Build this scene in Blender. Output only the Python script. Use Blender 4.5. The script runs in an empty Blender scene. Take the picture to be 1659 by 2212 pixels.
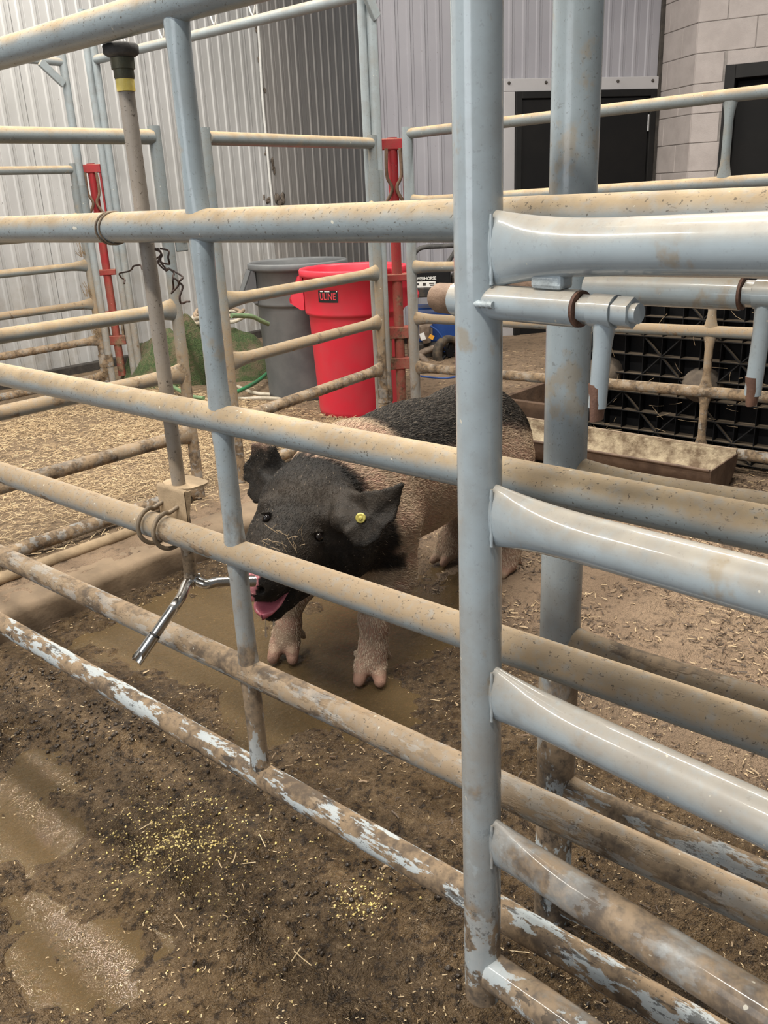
import bpy, bmesh, math, random
import numpy as np
from mathutils import Vector, Matrix

random.seed(7)
RNG = np.random.default_rng(11)
S = bpy.context.scene
COL = S.collection

# ------------------------------------------------------------------ camera, world, lights, exposure
IW, IH, FPX = 1659.0, 2212.0, 1870.0
CAMZ = 1.22
YAW, PITCH, ROLL = math.radians(41.836), math.radians(20.35), math.radians(2.7)
_h = np.array([math.cos(YAW), math.sin(YAW), 0.0]); _up = np.array([0, 0, 1.0]); _r = np.cross(_h, _up)
CF = math.cos(PITCH) * _h - math.sin(PITCH) * _up
_U = math.sin(PITCH) * _h + math.cos(PITCH) * _up
CR = math.cos(ROLL) * _r - math.sin(ROLL) * _U
CU = math.sin(ROLL) * _r + math.cos(ROLL) * _U
CC = np.array([0, 0, CAMZ])

cam_d = bpy.data.cameras.new('camera'); cam = bpy.data.objects.new('camera', cam_d); COL.objects.link(cam)
M = Matrix(((CR[0], CU[0], -CF[0], 0), (CR[1], CU[1], -CF[1], 0), (CR[2], CU[2], -CF[2], CAMZ), (0, 0, 0, 1)))
cam.matrix_world = M
cam_d.sensor_fit = 'VERTICAL'; cam_d.sensor_height = 24.0
cam_d.lens = 24.0 * FPX / IH
cam_d.clip_start = 0.02; cam_d.clip_end = 60
S.camera = cam

S.view_settings.view_transform = 'Standard'; S.view_settings.look = 'None'
S.view_settings.gamma = 1.0; S.view_settings.use_curve_mapping = False
S.view_settings.exposure = 0.5

W = bpy.data.worlds.new('barn_air'); S.world = W; W.use_nodes = True
W.node_tree.nodes['Background'].inputs[0].default_value = (0.93, 0.96, 1.0, 1)
W.node_tree.nodes['Background'].inputs[1].default_value = 0.15

def area(name, loc, target, sx, sy, power, colr=(1, 0.94, 0.84)):
    l = bpy.data.lights.new(name, 'AREA'); l.shape = 'RECTANGLE'; l.size = sx; l.size_y = sy
    l.energy = power; l.color = colr
    o = bpy.data.objects.new(name, l); COL.objects.link(o); o.location = loc
    o.rotation_euler = (Vector(target) - Vector(loc)).to_track_quat('-Z', 'Y').to_euler()
    return o
for (lx, ly, lp) in ((1.2, 1.6, 105), (2.3, 4.7, 120), (-0.9, 0.6, 120), (4.0, 1.4, 115), (-1.2, 4.0, 90)):
    area('ceiling_strip_light', (lx, ly, 4.1), (lx, ly, 0), 0.22, 2.4, lp)
area('barn_door_daylight', (-3.6, 1.2, 2.1), (1.5, 2.2, 0.6), 2.6, 3.0, 55, (0.92, 0.96, 1.0))

# ------------------------------------------------------------------ pixel helper (photo frame -> point on a known plane)
def ray(x, y): return CF * FPX + CR * (x - IW / 2) - CU * (y - IH / 2)
def PX(x, y, X): d = ray(x, y); return CC + d * (X / d[0])
def PY(x, y, Y): d = ray(x, y); return CC + d * (Y / d[1])
def PZ(x, y, Z): d = ray(x, y); return CC + d * ((Z - CAMZ) / d[2])

# ------------------------------------------------------------------ noise
def vnoise(x, y, seed=0):
    xi = np.floor(x).astype(np.int64); yi = np.floor(y).astype(np.int64)
    fx = x - xi; fy = y - yi; fx = fx * fx * (3 - 2 * fx); fy = fy * fy * (3 - 2 * fy)
    def hsh(a, b):
        n = (a * 374761393 + b * 668265263 + seed * 982451653) & 0x7fffffff
        n = ((n ^ (n >> 13)) * 1274126177) & 0x7fffffff
        return ((n ^ (n >> 16)) & 0xffff) / 65535.0
    return (hsh(xi, yi) * (1 - fx) + hsh(xi + 1, yi) * fx) * (1 - fy) + (hsh(xi, yi + 1) * (1 - fx) + hsh(xi + 1, yi + 1) * fx) * fy
def fbm(x, y, o=4, seed=0):
    s = 0; a = 0.5; t = 0
    for i in range(o):
        s = s + a * vnoise(x * 2 ** i, y * 2 ** i, seed + i); t += a; a *= 0.5
    return s / t
def sstep(a, b, x):
    t = np.clip((x - a) / (b - a), 0, 1); return t * t * (3 - 2 * t)

# ------------------------------------------------------------------ materials
MATS = {}
class NT:
    def __init__(s, name):
        s.m = bpy.data.materials.new(name); s.m.use_nodes = True
        s.t = s.m.node_tree; s.b = s.t.nodes['Principled BSDF']; MATS[name] = s.m
    def n(s, typ, **kw):
        nd = s.t.nodes.new(typ)
        for k, v in kw.items(): setattr(nd, k, v)
        return nd
    def l(s, a, b): s.t.links.new(a, b)
    def val(s, sock, v):
        if hasattr(v, 'is_output') or isinstance(v, bpy.types.NodeSocket): s.l(v, sock)
        else: sock.default_value = v
    def math(s, op, a, b=None, c=None):
        nd = s.n('ShaderNodeMath', operation=op); s.val(nd.inputs[0], a)
        if b is not None: s.val(nd.inputs[1], b)
        if c is not None: s.val(nd.inputs[2], c)
        return nd.outputs[0]
    def ramp(s, v, lo, hi, a=0.0, b=1.0):
        nd = s.n('ShaderNodeMapRange', interpolation_type='SMOOTHSTEP'); s.val(nd.inputs[0], v)
        nd.inputs[1].default_value = lo; nd.inputs[2].default_value = hi
        nd.inputs[3].default_value = a; nd.inputs[4].default_value = b
        return nd.outputs[0]
    def mix(s, f, a, b):
        nd = s.n('ShaderNodeMix', data_type='RGBA'); s.val(nd.inputs[0], f)
        for sock, v in ((nd.inputs[6], a), (nd.inputs[7], b)):
            if isinstance(v, tuple): sock.default_value = (*v, 1) if len(v) == 3 else v
            else: s.l(v, sock)
        return nd.outputs[2]
    def coord(s, kind='Object', scale=(1, 1, 1), loc=(0, 0, 0)):
        if kind == 'World': src = s.n('ShaderNodeNewGeometry').outputs['Position']
        else: src = s.n('ShaderNodeTexCoord').outputs[kind]
        mp = s.n('ShaderNodeMapping'); s.l(src, mp.inputs[0])
        mp.inputs['Scale'].default_value = scale; mp.inputs['Location'].default_value = loc
        return mp.outputs[0]
    def noise(s, vec, scale, detail=4, rough=0.55):
        nd = s.n('ShaderNodeTexNoise'); s.l(vec, nd.inputs['Vector'])
        nd.inputs['Scale'].default_value = scale; nd.inputs['Detail'].default_value = detail; nd.inputs['Roughness'].default_value = rough
        return nd.outputs[0]
    def bump(s, h, strength=0.3, dist=0.01):
        nd = s.n('ShaderNodeBump'); s.l(h, nd.inputs['Height']); nd.inputs['Strength'].default_value = strength
        nd.inputs['Distance'].default_value = dist; s.l(nd.outputs[0], s.b.inputs['Normal'])
    def out(s, col=None, rough=None, metal=None, spec=None):
        if col is not None:
            if isinstance(col, tuple): s.b.inputs['Base Color'].default_value = (*col, 1)
            else: s.l(col, s.b.inputs['Base Color'])
        if rough is not None: s.val(s.b.inputs['Roughness'], rough)
        if metal is not None: s.val(s.b.inputs['Metallic'], metal)
        if spec is not None: s.b.inputs['Specular IOR Level'].default_value = spec
        return s.m

def pipe_paint(name, base, dust=0.9, mud_lo=0.55, mud_hi=0.0, stretch=(3, 1, 3), gloss=0.28, grime=0.35, bmp=0.3, soft=0.0, chips=1.0, stain=0.0, coat=0.0, low_dust=0.6):
    """galvanised grey-blue enamel; dust settles on upward faces, mud clings on the low rails, chipped patches show primer"""
    t = NT(name)
    g = t.n('ShaderNodeNewGeometry'); sp = t.n('ShaderNodeSeparateXYZ'); t.l(g.outputs['Normal'], sp.inputs[0])
    ps = t.n('ShaderNodeSeparateXYZ'); t.l(g.outputs['Position'], ps.inputs[0])
    w = t.coord('World')
    ws = t.coord('World', scale=stretch)
    big = t.noise(ws, 5.5, 6, 0.62); fine = t.noise(w, 70, 3, 0.6); mid = t.noise(w, 16, 5, 0.6)
    # faint mottling of the enamel
    col = t.mix(t.ramp(mid, 0.35, 0.7), base, tuple(c * 0.86 for c in base))
    # dust on the upper side
    d0 = t.math('ADD', sp.outputs[2], t.math('MULTIPLY', t.math('SUBTRACT', mid, 0.5), 0.9))
    d1 = t.math('ADD', d0, t.ramp(ps.outputs[2], 0.35, 1.15, low_dust, 0.0))
    dm = t.math('MULTIPLY', t.ramp(d1, -0.1, 0.72), t.math('MULTIPLY', t.ramp(fine, 0.2, 0.55, 0.55, 1.0), dust))
    dcol = t.mix(t.ramp(mid, 0.3, 0.7), (0.42, 0.31, 0.18), (0.30, 0.22, 0.13))
    dcol = t.mix(t.ramp(ps.outputs[2], 0.4, 1.0, 0.75, 0.0), dcol, t.mix(t.ramp(mid, 0.35, 0.65), (0.20, 0.14, 0.088), (0.30, 0.215, 0.135)))
    col = t.mix(dm, col, dcol)
    # mud: more on the lower rails
    zf = t.ramp(ps.outputs[2], 0.05, 1.05, mud_lo, mud_hi)
    thr = t.math('SUBTRACT', 0.74, t.math('MULTIPLY', zf, 0.48))
    mm = t.math('SUBTRACT', t.math('ADD', big, t.math('MULTIPLY', t.math('SUBTRACT', fine, 0.5), 0.10)), thr)
    mmask = t.ramp(mm, -0.008 - soft, 0.03 + soft)
    mcol = t.mix(t.ramp(t.math('ADD', t.math('MULTIPLY', mid, 0.6), t.math('MULTIPLY', fine, 0.4)), 0.38, 0.6), (0.075, 0.052, 0.034), (0.27, 0.19, 0.115))
    col = t.mix(t.math('MULTIPLY', mmask, 0.92), col, mcol)
    # scuffed-through patches: bright bare primer and black underneath on the low rails
    big2 = t.noise(t.coord('World', scale=(stretch[0] * 1.3, stretch[1] * 1.3, stretch[2] * 1.3), loc=(3.1, 1.7, 9.2)), 9, 6, 0.66)
    zc_ = t.ramp(ps.outputs[2], 0.10, 0.60, chips, 0.0)
    chip = t.math('MULTIPLY', t.ramp(t.math('ADD', big2, t.ramp(ps.outputs[2], 0.1, 0.5, 0.035, 0.0)), 0.545, 0.575), zc_); col = t.mix(t.math('MULTIPLY', chip, 0.9), col, (0.46, 0.52, 0.55))
    chip2 = t.math('MULTIPLY', t.ramp(t.noise(t.coord('World', scale=stretch, loc=(7.7, 2.2, 1.2)), 14, 6, 0.7), 0.575, 0.60), zc_); col = t.mix(t.math('MULTIPLY', chip2, 0.85), col, (0.025, 0.02, 0.017))
    if stain: col = t.mix(t.math('MULTIPLY', t.ramp(t.noise(t.coord('World', scale=(1, 1, 0.8), loc=(2.4, 6.6, 0.31)), 13, 5, 0.6), 0.585, 0.66), stain), col, (0.30, 0.235, 0.15))
    # dark specks
    sp2 = t.noise(w, 170, 2, 0.7); spk = t.math('MULTIPLY', t.ramp(sp2, 0.63, 0.70), grime)
    col = t.mix(spk, col, (0.06, 0.045, 0.033))
    sp3 = t.noise(t.coord('World', scale=stretch, loc=(1.1, 5.5, 2.2)), 95, 4, 0.75); col = t.mix(t.math('MULTIPLY', t.ramp(sp3, 0.58, 0.70), grime * 0.8), col, (0.11, 0.08, 0.055))
    sp4 = t.noise(t.coord('World', loc=(9.1, 2.5, 4.2)), 85, 1, 0.5); col = t.mix(t.math('MULTIPLY', t.ramp(sp4, 0.775, 0.80), 0.7), col, (0.62, 0.58, 0.48))
    if coat: t.b.inputs['Coat Weight'].default_value = coat; t.b.inputs['Coat Roughness'].default_value = 0.09
    rgh = t.math('ADD', gloss, t.math('MULTIPLY', t.math('MAXIMUM', dm, mmask), 0.5))
    hh = t.math('ADD', t.math('MULTIPLY', mmask, 0.7), t.math('MULTIPLY', fine, 0.35))
    t.bump(hh, bmp, 0.005)
    return t.out(col, rgh)

PAINT = (0.235, 0.275, 0.295)
pipe_paint('fence_enamel', PAINT, 0.95, 0.86, -0.10, (3.2, 0.9, 3.2), 0.28, 0.75)
pipe_paint('gate_enamel', (0.33, 0.385, 0.42), 0.55, 0.90, -0.12, (1.8, 0.9, 1.0), 0.16, 0.15, 0.12, 0.05, 1.0, 0.6, 0.5, 0.35)
pipe_paint('post_enamel', (0.28, 0.33, 0.36), 0.35, 1.05, 0.0, (2.4, 2.4, 1.2), 0.2, 0.35, 0.15, 0.06, 1.0, 0.5)
pipe_paint('panel_enamel', (0.20, 0.23, 0.24), 0.95, 0.85, -0.10, (2.4, 2.4, 2.4), 0.4, 0.5, 0.3, 0.03, 0.3, 0.3, 0.0, 0.8)
pipe_paint('frame_enamel', (0.27, 0.31, 0.33), 0.6, 0.45, -0.2, (2.4, 2.4, 1.2), 0.4, 0.3, 0.3, 0.03, 0.2)
pipe_paint('red_enamel', (0.36, 0.022, 0.03), 0.45, 0.55, 0.05, (2.5, 2.5, 2.5), 0.45, 0.8, 0.3, 0.04, 0.0)
pipe_paint('galvanised_pipe', (0.25, 0.22, 0.19), 0.7, 0.95, 0.05, (2.5, 2.5, 2.0), 0.55, 0.9)

def simple(name, c1, c2, scale=12, rough=0.6, bump=0.2, bscale=60, metal=0.0, spec=None, bd=0.004):
    t = NT(name); w = t.coord('Object'); a = t.noise(w, scale, 6, 0.62); b = t.noise(w, bscale, 3, 0.6)
    t.bump(b, bump, bd)
    return t.out(t.mix(t.ramp(a, 0.33, 0.68), c1, c2), rough, metal, spec)
simple('weld', (0.42, 0.48, 0.51), (0.30, 0.33, 0.34), 40, 0.35, 0.4, 120)
simple('rusty_steel', (0.115, 0.068, 0.042), (0.19, 0.12, 0.078), 30, 0.7, 0.3, 140)
simple('rust_red', (0.085, 0.042, 0.030), (0.16, 0.08, 0.05), 40, 0.75, 0.3, 120)
simple('black_rubber', (0.035, 0.035, 0.036), (0.09, 0.085, 0.08), 25, 0.75, 0.2, 120)
simple('aged_brass', (0.065, 0.07, 0.05), (0.11, 0.10, 0.06), 25, 0.6, 0.3, 90, 0.4)
simple('yellow_tape', (0.80, 0.58, 0.10), (0.86, 0.70, 0.20), 60, 0.5, 0.3, 120)
simple('dusty_bracket', (0.26, 0.19, 0.115), (0.36, 0.265, 0.165), 18, 0.85, 0.35, 120)
simple('dirty_bolt', (0.15, 0.115, 0.08), (0.25, 0.19, 0.125), 40, 0.6, 0.3, 120, 0.3)
simple('stainless', (0.55, 0.54, 0.52), (0.40, 0.37, 0.33), 22, 0.22, 0.1, 90, 1.0)
simple('wire_black', (0.03, 0.018, 0.014), (0.07, 0.035, 0.022), 50, 0.6, 0.3, 200)
simple('wire_tan', (0.22, 0.165, 0.11), (0.13, 0.095, 0.07), 50, 0.7, 0.3, 200)
simple('red_plastic', (0.72, 0.025, 0.055), (0.64, 0.05, 0.075), 5, 0.42, 0.12, 45)
simple('grey_plastic', (0.105, 0.112, 0.118), (0.15, 0.155, 0.158), 6, 0.5, 0.12, 45)
simple('black_plastic', (0.004, 0.004, 0.005), (0.009, 0.009, 0.010), 9, 0.6, 0.2, 60, 0, 0.2)
simple('decal_black', (0.008, 0.008, 0.008), (0.014, 0.014, 0.014), 9, 0.5, 0.1, 60)
simple('decal_red', (0.68, 0.05, 0.07), (0.60, 0.05, 0.06), 9, 0.5, 0.1, 60)
simple('decal_white', (0.75, 0.75, 0.73), (0.65, 0.65, 0.63), 30, 0.5, 0.1, 60)
simple('blue_steel', (0.012, 0.045, 0.19), (0.02, 0.065, 0.24), 9, 0.4, 0.1, 60)
simple('dark_engine', (0.02, 0.02, 0.022), (0.075, 0.06, 0.045), 18, 0.6, 0.3, 60)
simple('tyre', (0.035, 0.03, 0.025), (0.12, 0.09, 0.06), 20, 0.85, 0.4, 80)
simple('oily_cast', (0.12, 0.085, 0.06), (0.22, 0.17, 0.13), 22, 0.7, 0.3, 80)
simple('orange_tag', (0.75, 0.36, 0.03), (0.65, 0.30, 0.03), 22, 0.6, 0.1, 80)
simple('hose_white', (0.55, 0.50, 0.41), (0.36, 0.31, 0.23), 14, 0.5, 0.1, 80)
simple('hose_tan', (0.40, 0.30, 0.21), (0.27, 0.20, 0.14), 14, 0.6, 0.1, 80)
simple('hose_green', (0.03, 0.24, 0.10), (0.06, 0.17, 0.08), 14, 0.45, 0.1, 80)
simple('hose_pale_green', (0.16, 0.26, 0.13), (0.11, 0.17, 0.09), 14, 0.5, 0.1, 80)
simple('door_black', (0.0045, 0.0045, 0.005), (0.007, 0.0065, 0.0065), 4, 0.7, 0.05, 60, 0, 0.25)
simple('door_frame_black', (0.006, 0.006, 0.0065), (0.010, 0.0095, 0.009), 6, 0.6, 0.05, 60, 0, 0.3)
simple('doorway_brown', (0.06, 0.032, 0.02), (0.09, 0.045, 0.028), 6, 0.7, 0.1, 60)
simple('hinge_silver', (0.6, 0.6, 0.6), (0.5, 0.5, 0.5), 30, 0.3, 0.1, 60, 0.8)
simple('crusted_metal', (0.46, 0.38, 0.26), (0.13, 0.085, 0.05), 16, 0.8, 0.8, 40, 0, None, 0.01)
simple('trough_brown', (0.075, 0.045, 0.03), (0.14, 0.09, 0.06), 14, 0.7, 0.5, 60)
simple('old_wood', (0.13, 0.08, 0.05), (0.075, 0.045, 0.028), 12, 0.8, 0.5, 60)
simple('dusty_dome', (0.10, 0.08, 0.065), (0.18, 0.145, 0.11), 14, 0.9, 0.5, 90)
simple('grain_yellow', (0.62, 0.47, 0.16), (0.70, 0.58, 0.26), 30, 0.6, 0.2, 100)
simple('manure', (0.030, 0.021, 0.014), (0.055, 0.038, 0.025), 14, 0.42, 0.9, 60, 0, None, 0.01)
simple('tongue_pink', (0.55, 0.16, 0.19), (0.46, 0.12, 0.16), 30, 0.22, 0.2, 140)
simple('mouth_dark', (0.12, 0.03, 0.035), (0.07, 0.02, 0.025), 30, 0.35, 0.2, 140)
simple('claw_pink', (0.42, 0.22, 0.16), (0.30, 0.15, 0.10), 40, 0.35, 0.3, 100)
simple('eye_dark', (0.006, 0.005, 0.005), (0.014, 0.009, 0.007), 30, 0.06, 0.0, 100)
simple('tag_yellow', (0.62, 0.55, 0.16), (0.5, 0.42, 0.10), 60, 0.35, 0.2, 140, 0.3)
simple('chain_wire', (0.62, 0.62, 0.60), (0.5, 0.5, 0.48), 60, 0.4, 0.1, 140)

def straw_mat(name, stops):
    t = NT(name); oi = t.n('ShaderNodeAttribute', attribute_name='tone')
    r = t.n('ShaderNodeValToRGB'); t.l(oi.outputs['Fac'], r.inputs[0])
    r.color_ramp.elements[0].color = (*stops[0], 1); r.color_ramp.elements[1].color = (*stops[2], 1)
    e = r.color_ramp.elements.new(0.5); e.color = (*stops[1], 1)
    return t.out(r.outputs[0], 0.65)
straw_mat('straw_gold', ((0.17, 0.11, 0.06), (0.36, 0.25, 0.135), (0.58, 0.45, 0.27)))
straw_mat('chaff_brown', ((0.05, 0.033, 0.022), (0.16, 0.10, 0.06), (0.50, 0.37, 0.22)))

def liner(name, c, c2):
    t = NT(name); w = t.coord('World'); a = t.noise(w, 1.3, 5, 0.6); b = t.noise(w, 55, 3, 0.6)
    ps = t.n('ShaderNodeSeparateXYZ'); t.l(w, ps.inputs[0])
    col = t.mix(t.ramp(a, 0.35, 0.7), c, c2)
    # dried splashes near the ground and flecks
    spl = t.math('MULTIPLY', t.ramp(ps.outputs[2], 0.1, 1.3, 1, 0), t.ramp(t.noise(w, 7, 6, 0.65), 0.45, 0.72))
    col = t.mix(t.math('MULTIPLY', spl, 0.45), col, (0.26, 0.21, 0.15))
    col = t.mix(t.math('MULTIPLY', t.ramp(t.noise(w, 26, 3, 0.7), 0.71, 0.76), 0.7), col, (0.06, 0.045, 0.035))
    t.bump(b, 0.06, 0.002)
    return t.out(col, 0.42)
liner('liner_white', (0.50, 0.50, 0.50), (0.43, 0.43, 0.425))
liner('liner_grey', (0.37, 0.355, 0.345), (0.32, 0.305, 0.295))
liner('liner_lilac_lit', (0.315, 0.31, 0.34), (0.275, 0.27, 0.30))  # whitish liner; the dimmer bluish-purple light on it is put into the colour
liner('liner_trim', (0.42, 0.41, 0.42), (0.35, 0.34, 0.35))
simple('seam_dark', (0.03, 0.027, 0.024), (0.06, 0.052, 0.045), 20, 0.8, 0.3, 80)
simple('cobweb_dirt', (0.24, 0.20, 0.165), (0.12, 0.095, 0.075), 20, 0.95, 0.8, 90, 0, None, 0.01)
simple('block_paint', (0.43, 0.385, 0.37), (0.37, 0.33, 0.315), 7, 0.75, 0.5, 110)
simple('mortar', (0.30, 0.275, 0.26), (0.22, 0.20, 0.19), 20, 0.9, 0.4, 120)
simple('concrete', (0.25, 0.18, 0.115), (0.16, 0.115, 0.075), 6, 0.85, 0.5, 40)

def turf():
    t = NT('turf_green'); w = t.coord('Object'); a = t.noise(w, 5, 6, 0.7); b = t.noise(w, 140, 2, 0.7); c = t.noise(w, 26, 4, 0.7)
    col = t.mix(t.ramp(b, 0.3, 0.7), (0.028, 0.05, 0.018), (0.085, 0.13, 0.045))
    col = t.mix(t.ramp(t.math('ADD', a, t.math('MULTIPLY', c, 0.4)), 0.62, 0.86), col, (0.16, 0.12, 0.075))
    t.bump(b, 0.9, 0.012); return t.out(col, 0.9)
turf()

def ground_mat():
    t = NT('barn_mud'); w = t.coord('World')
    wet = t.n('ShaderNodeAttribute', attribute_name='wet').outputs['Fac']
    dry = t.n('ShaderNodeAttribute', attribute_name='straw').outputs['Fac']
    a = t.noise(w, 3.0, 6, 0.65); b = t.noise(w, 24, 5, 0.7); c = t.noise(w, 110, 3, 0.7)
    mud = t.mix(t.ramp(a, 0.35, 0.66), (0.078, 0.049, 0.024), (0.155, 0.102, 0.055))
    b2 = t.noise(t.coord('World', loc=(4.3, 8.8, 0)), 48, 5, 0.72)
    mud = t.mix(t.math('MULTIPLY', t.ramp(b2, 0.50, 0.62), 0.85), mud, (0.022, 0.0145, 0.0095))
    mud = t.mix(t.math('MULTIPLY', t.ramp(b2, 0.46, 0.36), 0.6), mud, (0.21, 0.145, 0.082))
    mud = t.mix(t.ramp(b, 0.56, 0.72), mud, (0.026, 0.017, 0.011))
    dirt = t.mix(t.ramp(a, 0.3, 0.7), (0.25, 0.17, 0.108), (0.37, 0.26, 0.17))
    dirt = t.mix(t.math('MULTIPLY', t.ramp(b, 0.5, 0.68), 0.75), dirt, (0.065, 0.043, 0.028))
    col = t.mix(wet, dirt, mud)
    stc = t.mix(t.ramp(b, 0.4, 0.65), (0.30, 0.21, 0.125), (0.175, 0.12, 0.072))
    col = t.mix(dry, col, stc)
    col = t.mix(t.math('MULTIPLY', t.ramp(c, 0.62, 0.72), 0.5), col, (0.36, 0.26, 0.15))
    rg = t.math('SUBTRACT', 0.85, t.math('MULTIPLY', wet, t.ramp(t.noise(w, 7, 4, 0.6), 0.3, 0.62, 0.74, 0.45)))
    e = t.noise(w, 330, 2, 0.7)
    h = t.math('ADD', t.math('ADD', t.math('MULTIPLY', b, 1.0), t.math('MULTIPLY', c, 0.55)), t.math('MULTIPLY', e, 0.16))
    t.bump(h, 1.0, 0.03)
    return t.out(col, rg)
ground_mat()

def water_mat(name, tint, trans=0.55):
    t = NT(name); w = t.coord('World'); t.bump(t.math('ADD', t.noise(w, 110, 3, 0.6), t.math('MULTIPLY', t.noise(w, 30, 2, 0.5), 1.2)), 0.42, 0.004)
    t.b.inputs['Transmission Weight'].default_value = trans; t.b.inputs['IOR'].default_value = 1.33
    return t.out(tint, 0.03)
water_mat('murky_water', (0.31, 0.215, 0.11), 0.72)
water_mat('drool', (0.85, 0.85, 0.83), 0.9)

def hide_mat(name, rough, hair=False):
    t = NT(name); at = t.n('ShaderNodeAttribute', attribute_name='pigment')
    w = t.coord('World'); a = t.noise(w, 60, 4, 0.65); b = t.noise(w, 240, 3, 0.6)
    col = t.mix(t.math('MULTIPLY', t.ramp(a, 0.42, 0.75), 0.14), at.outputs['Color'], (0.10, 0.075, 0.055))
    if not hair: t.bump(t.math('ADD', t.math('MULTIPLY', a, 0.9), t.math('MULTIPLY', b, 0.5)), 0.5, 0.006)
    return t.out(col, rough, None, 0.16)
hide_mat('pig_hide', 0.55); hide_mat('pig_bristle', 0.45, True)

# ------------------------------------------------------------------ object helpers
def empty(name, loc=(0, 0, 0)):
    o = bpy.data.objects.new(name, None); COL.objects.link(o); o.location = loc; o.empty_display_size = 0.05
    return o
def tag(o, label=None, cat=None, group=None, kind=None):
    if label: o['label'] = label
    if cat: o['category'] = cat
    if group: o['group'] = group
    if kind: o['kind'] = kind
    return o
def thing(name, loc, label, cat, group=None): return tag(empty(name, loc), label, cat, group)

class MB:
    def __init__(s): s.v = []; s.f = []; s.sm = []
    def add(s, V, F, smooth=True):
        k = len(s.v); s.v.extend([tuple(map(float, p)) for p in V])
        s.f.extend([tuple(i + k for i in f) for f in F]); s.sm.extend([smooth] * len(F)); return s
    def build(s, name, mat, parent=None, sharp=None):
        me = bpy.data.meshes.new(name); me.from_pydata(s.v, [], s.f)
        me.polygons.foreach_set('use_smooth', s.sm); me.materials.append(MATS[mat]); me.update()
        o = bpy.data.objects.new(name, me); COL.objects.link(o)
        if parent is not None:
            o.parent = parent; 
            L = Vector(parent_origin(parent))
            me.transform(Matrix.Translation(-L))
        else:
            # put the origin at the base centre
            V = np.array(s.v); c = Vector(((V[:, 0].min() + V[:, 0].max()) / 2, (V[:, 1].min() + V[:, 1].max()) / 2, V[:, 2].min()))
            me.transform(Matrix.Translation(-c)); o.location = c
        return o
    # ---- shapes
    def ring_tube(s, pts, rad, seg=16, caps=True, up=None, oval=None):
        pts = [np.array(p, float) for p in pts]; n = len(pts)
        if not hasattr(rad, '__len__'): rad = [rad] * n
        V = []; F = []
        prev = None
        for i in range(n):
            if i == 0: d = pts[1] - pts[0]
            elif i == n - 1: d = pts[-1] - pts[-2]
            else: d = pts[i + 1] - pts[i - 1]
            d = d / (np.linalg.norm(d) + 1e-12)
            if prev is None:
                u = np.array(up if up is not None else ((0, 0, 1) if abs(d[2]) < 0.9 else (1, 0, 0)), float)
            else: u = prev
            u = u - d * (u @ d); u /= np.linalg.norm(u) + 1e-12; prev = u
            w = np.cross(d, u)
            ou, ow = oval[i] if oval else (1, 1)
            for k in range(seg):
                a = 2 * math.pi * k / seg
                V.append(pts[i] + rad[i] * (math.cos(a) * u * ou + math.sin(a) * w * ow))
        for i in range(n - 1):
            for k in range(seg):
                a = i * seg + k; b = i * seg + (k + 1) % seg
                F.append((a, b, b + seg, a + seg))
        s.add(V, F)
        if caps:
            s.add(V[:seg], [tuple(range(seg - 1, -1, -1))], False)
            s.add(V[-seg:], [tuple(range(seg))], False)
        return s
    def box(s, c, size, rot=None, bevel=0.0):
        bm = bmesh.new(); bmesh.ops.create_cube(bm, size=1)
        bmesh.ops.scale(bm, vec=size, verts=bm.verts)
        if bevel > 0: bmesh.ops.bevel(bm, geom=bm.edges[:] , offset=bevel, segments=2, affect='EDGES', profile=0.5)
        if rot is not None: bmesh.ops.transform(bm, matrix=rot.to_4x4(), verts=bm.verts)
        bmesh.ops.translate(bm, vec=Vector(tuple(map(float, c))), verts=bm.verts)
        bm.verts.index_update()
        s.add([v.co[:] for v in bm.verts], [[v.index for v in f.verts] for f in bm.faces], False); bm.free(); return s
    def lathe(s, prof, c, seg=40, axis='Z', smooth=True):
        V = []; F = []; n = len(prof)
        for (r, z) in prof:
            for k in range(seg):
                a = 2 * math.pi * k / seg; V.append((c[0] + r * math.cos(a), c[1] + r * math.sin(a), c[2] + z))
        for i in range(n - 1):
            for k in range(seg):
                a = i * seg + k; b = i * seg + (k + 1) % seg; F.append((a, b, b + seg, a + seg))
        return s.add(V, F, smooth)
    def ellipsoid(s, c, r, seg=20, rings=12, R=None, jit=0.0, seed=0):
        V = [];F = []
        rr = random.Random(seed)
        for i in range(rings + 1):
            th = math.pi * i / rings
            for k in range(seg):
                a = 2 * math.pi * k / seg; j = 1 + (rr.random() - 0.5) * jit
                p = np.array([r[0] * math.sin(th) * math.cos(a), r[1] * math.sin(th) * math.sin(a), r[2] * math.cos(th)]) * j
                if R is not None: p = R @ p
                V.append(p + np.array(c))
        for i in range(rings):
            for k in range(seg):
                a = i * seg + k; b = i * seg + (k + 1) % seg; F.append((a, a + seg, b + seg, b))
        return s.add(V, F)
    def prism(s, poly, dvec):
        """extrude a planar polygon (list of 3D points) along dvec"""
        n = len(poly); d = np.array(dvec, float)
        V = [np.array(p, float) for p in poly] + [np.array(p, float) + d for p in poly]
        F = [tuple(range(n))[::-1], tuple(range(n, 2 * n))] + [(i, (i + 1) % n, (i + 1) % n + n, i + n) for i in range(n)]
        return s.add(V, F, False)

def parent_origin(p):
    l = Vector(p.location)
    while p.parent is not None: p = p.parent; l = l + Vector(p.location)
    return l

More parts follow.
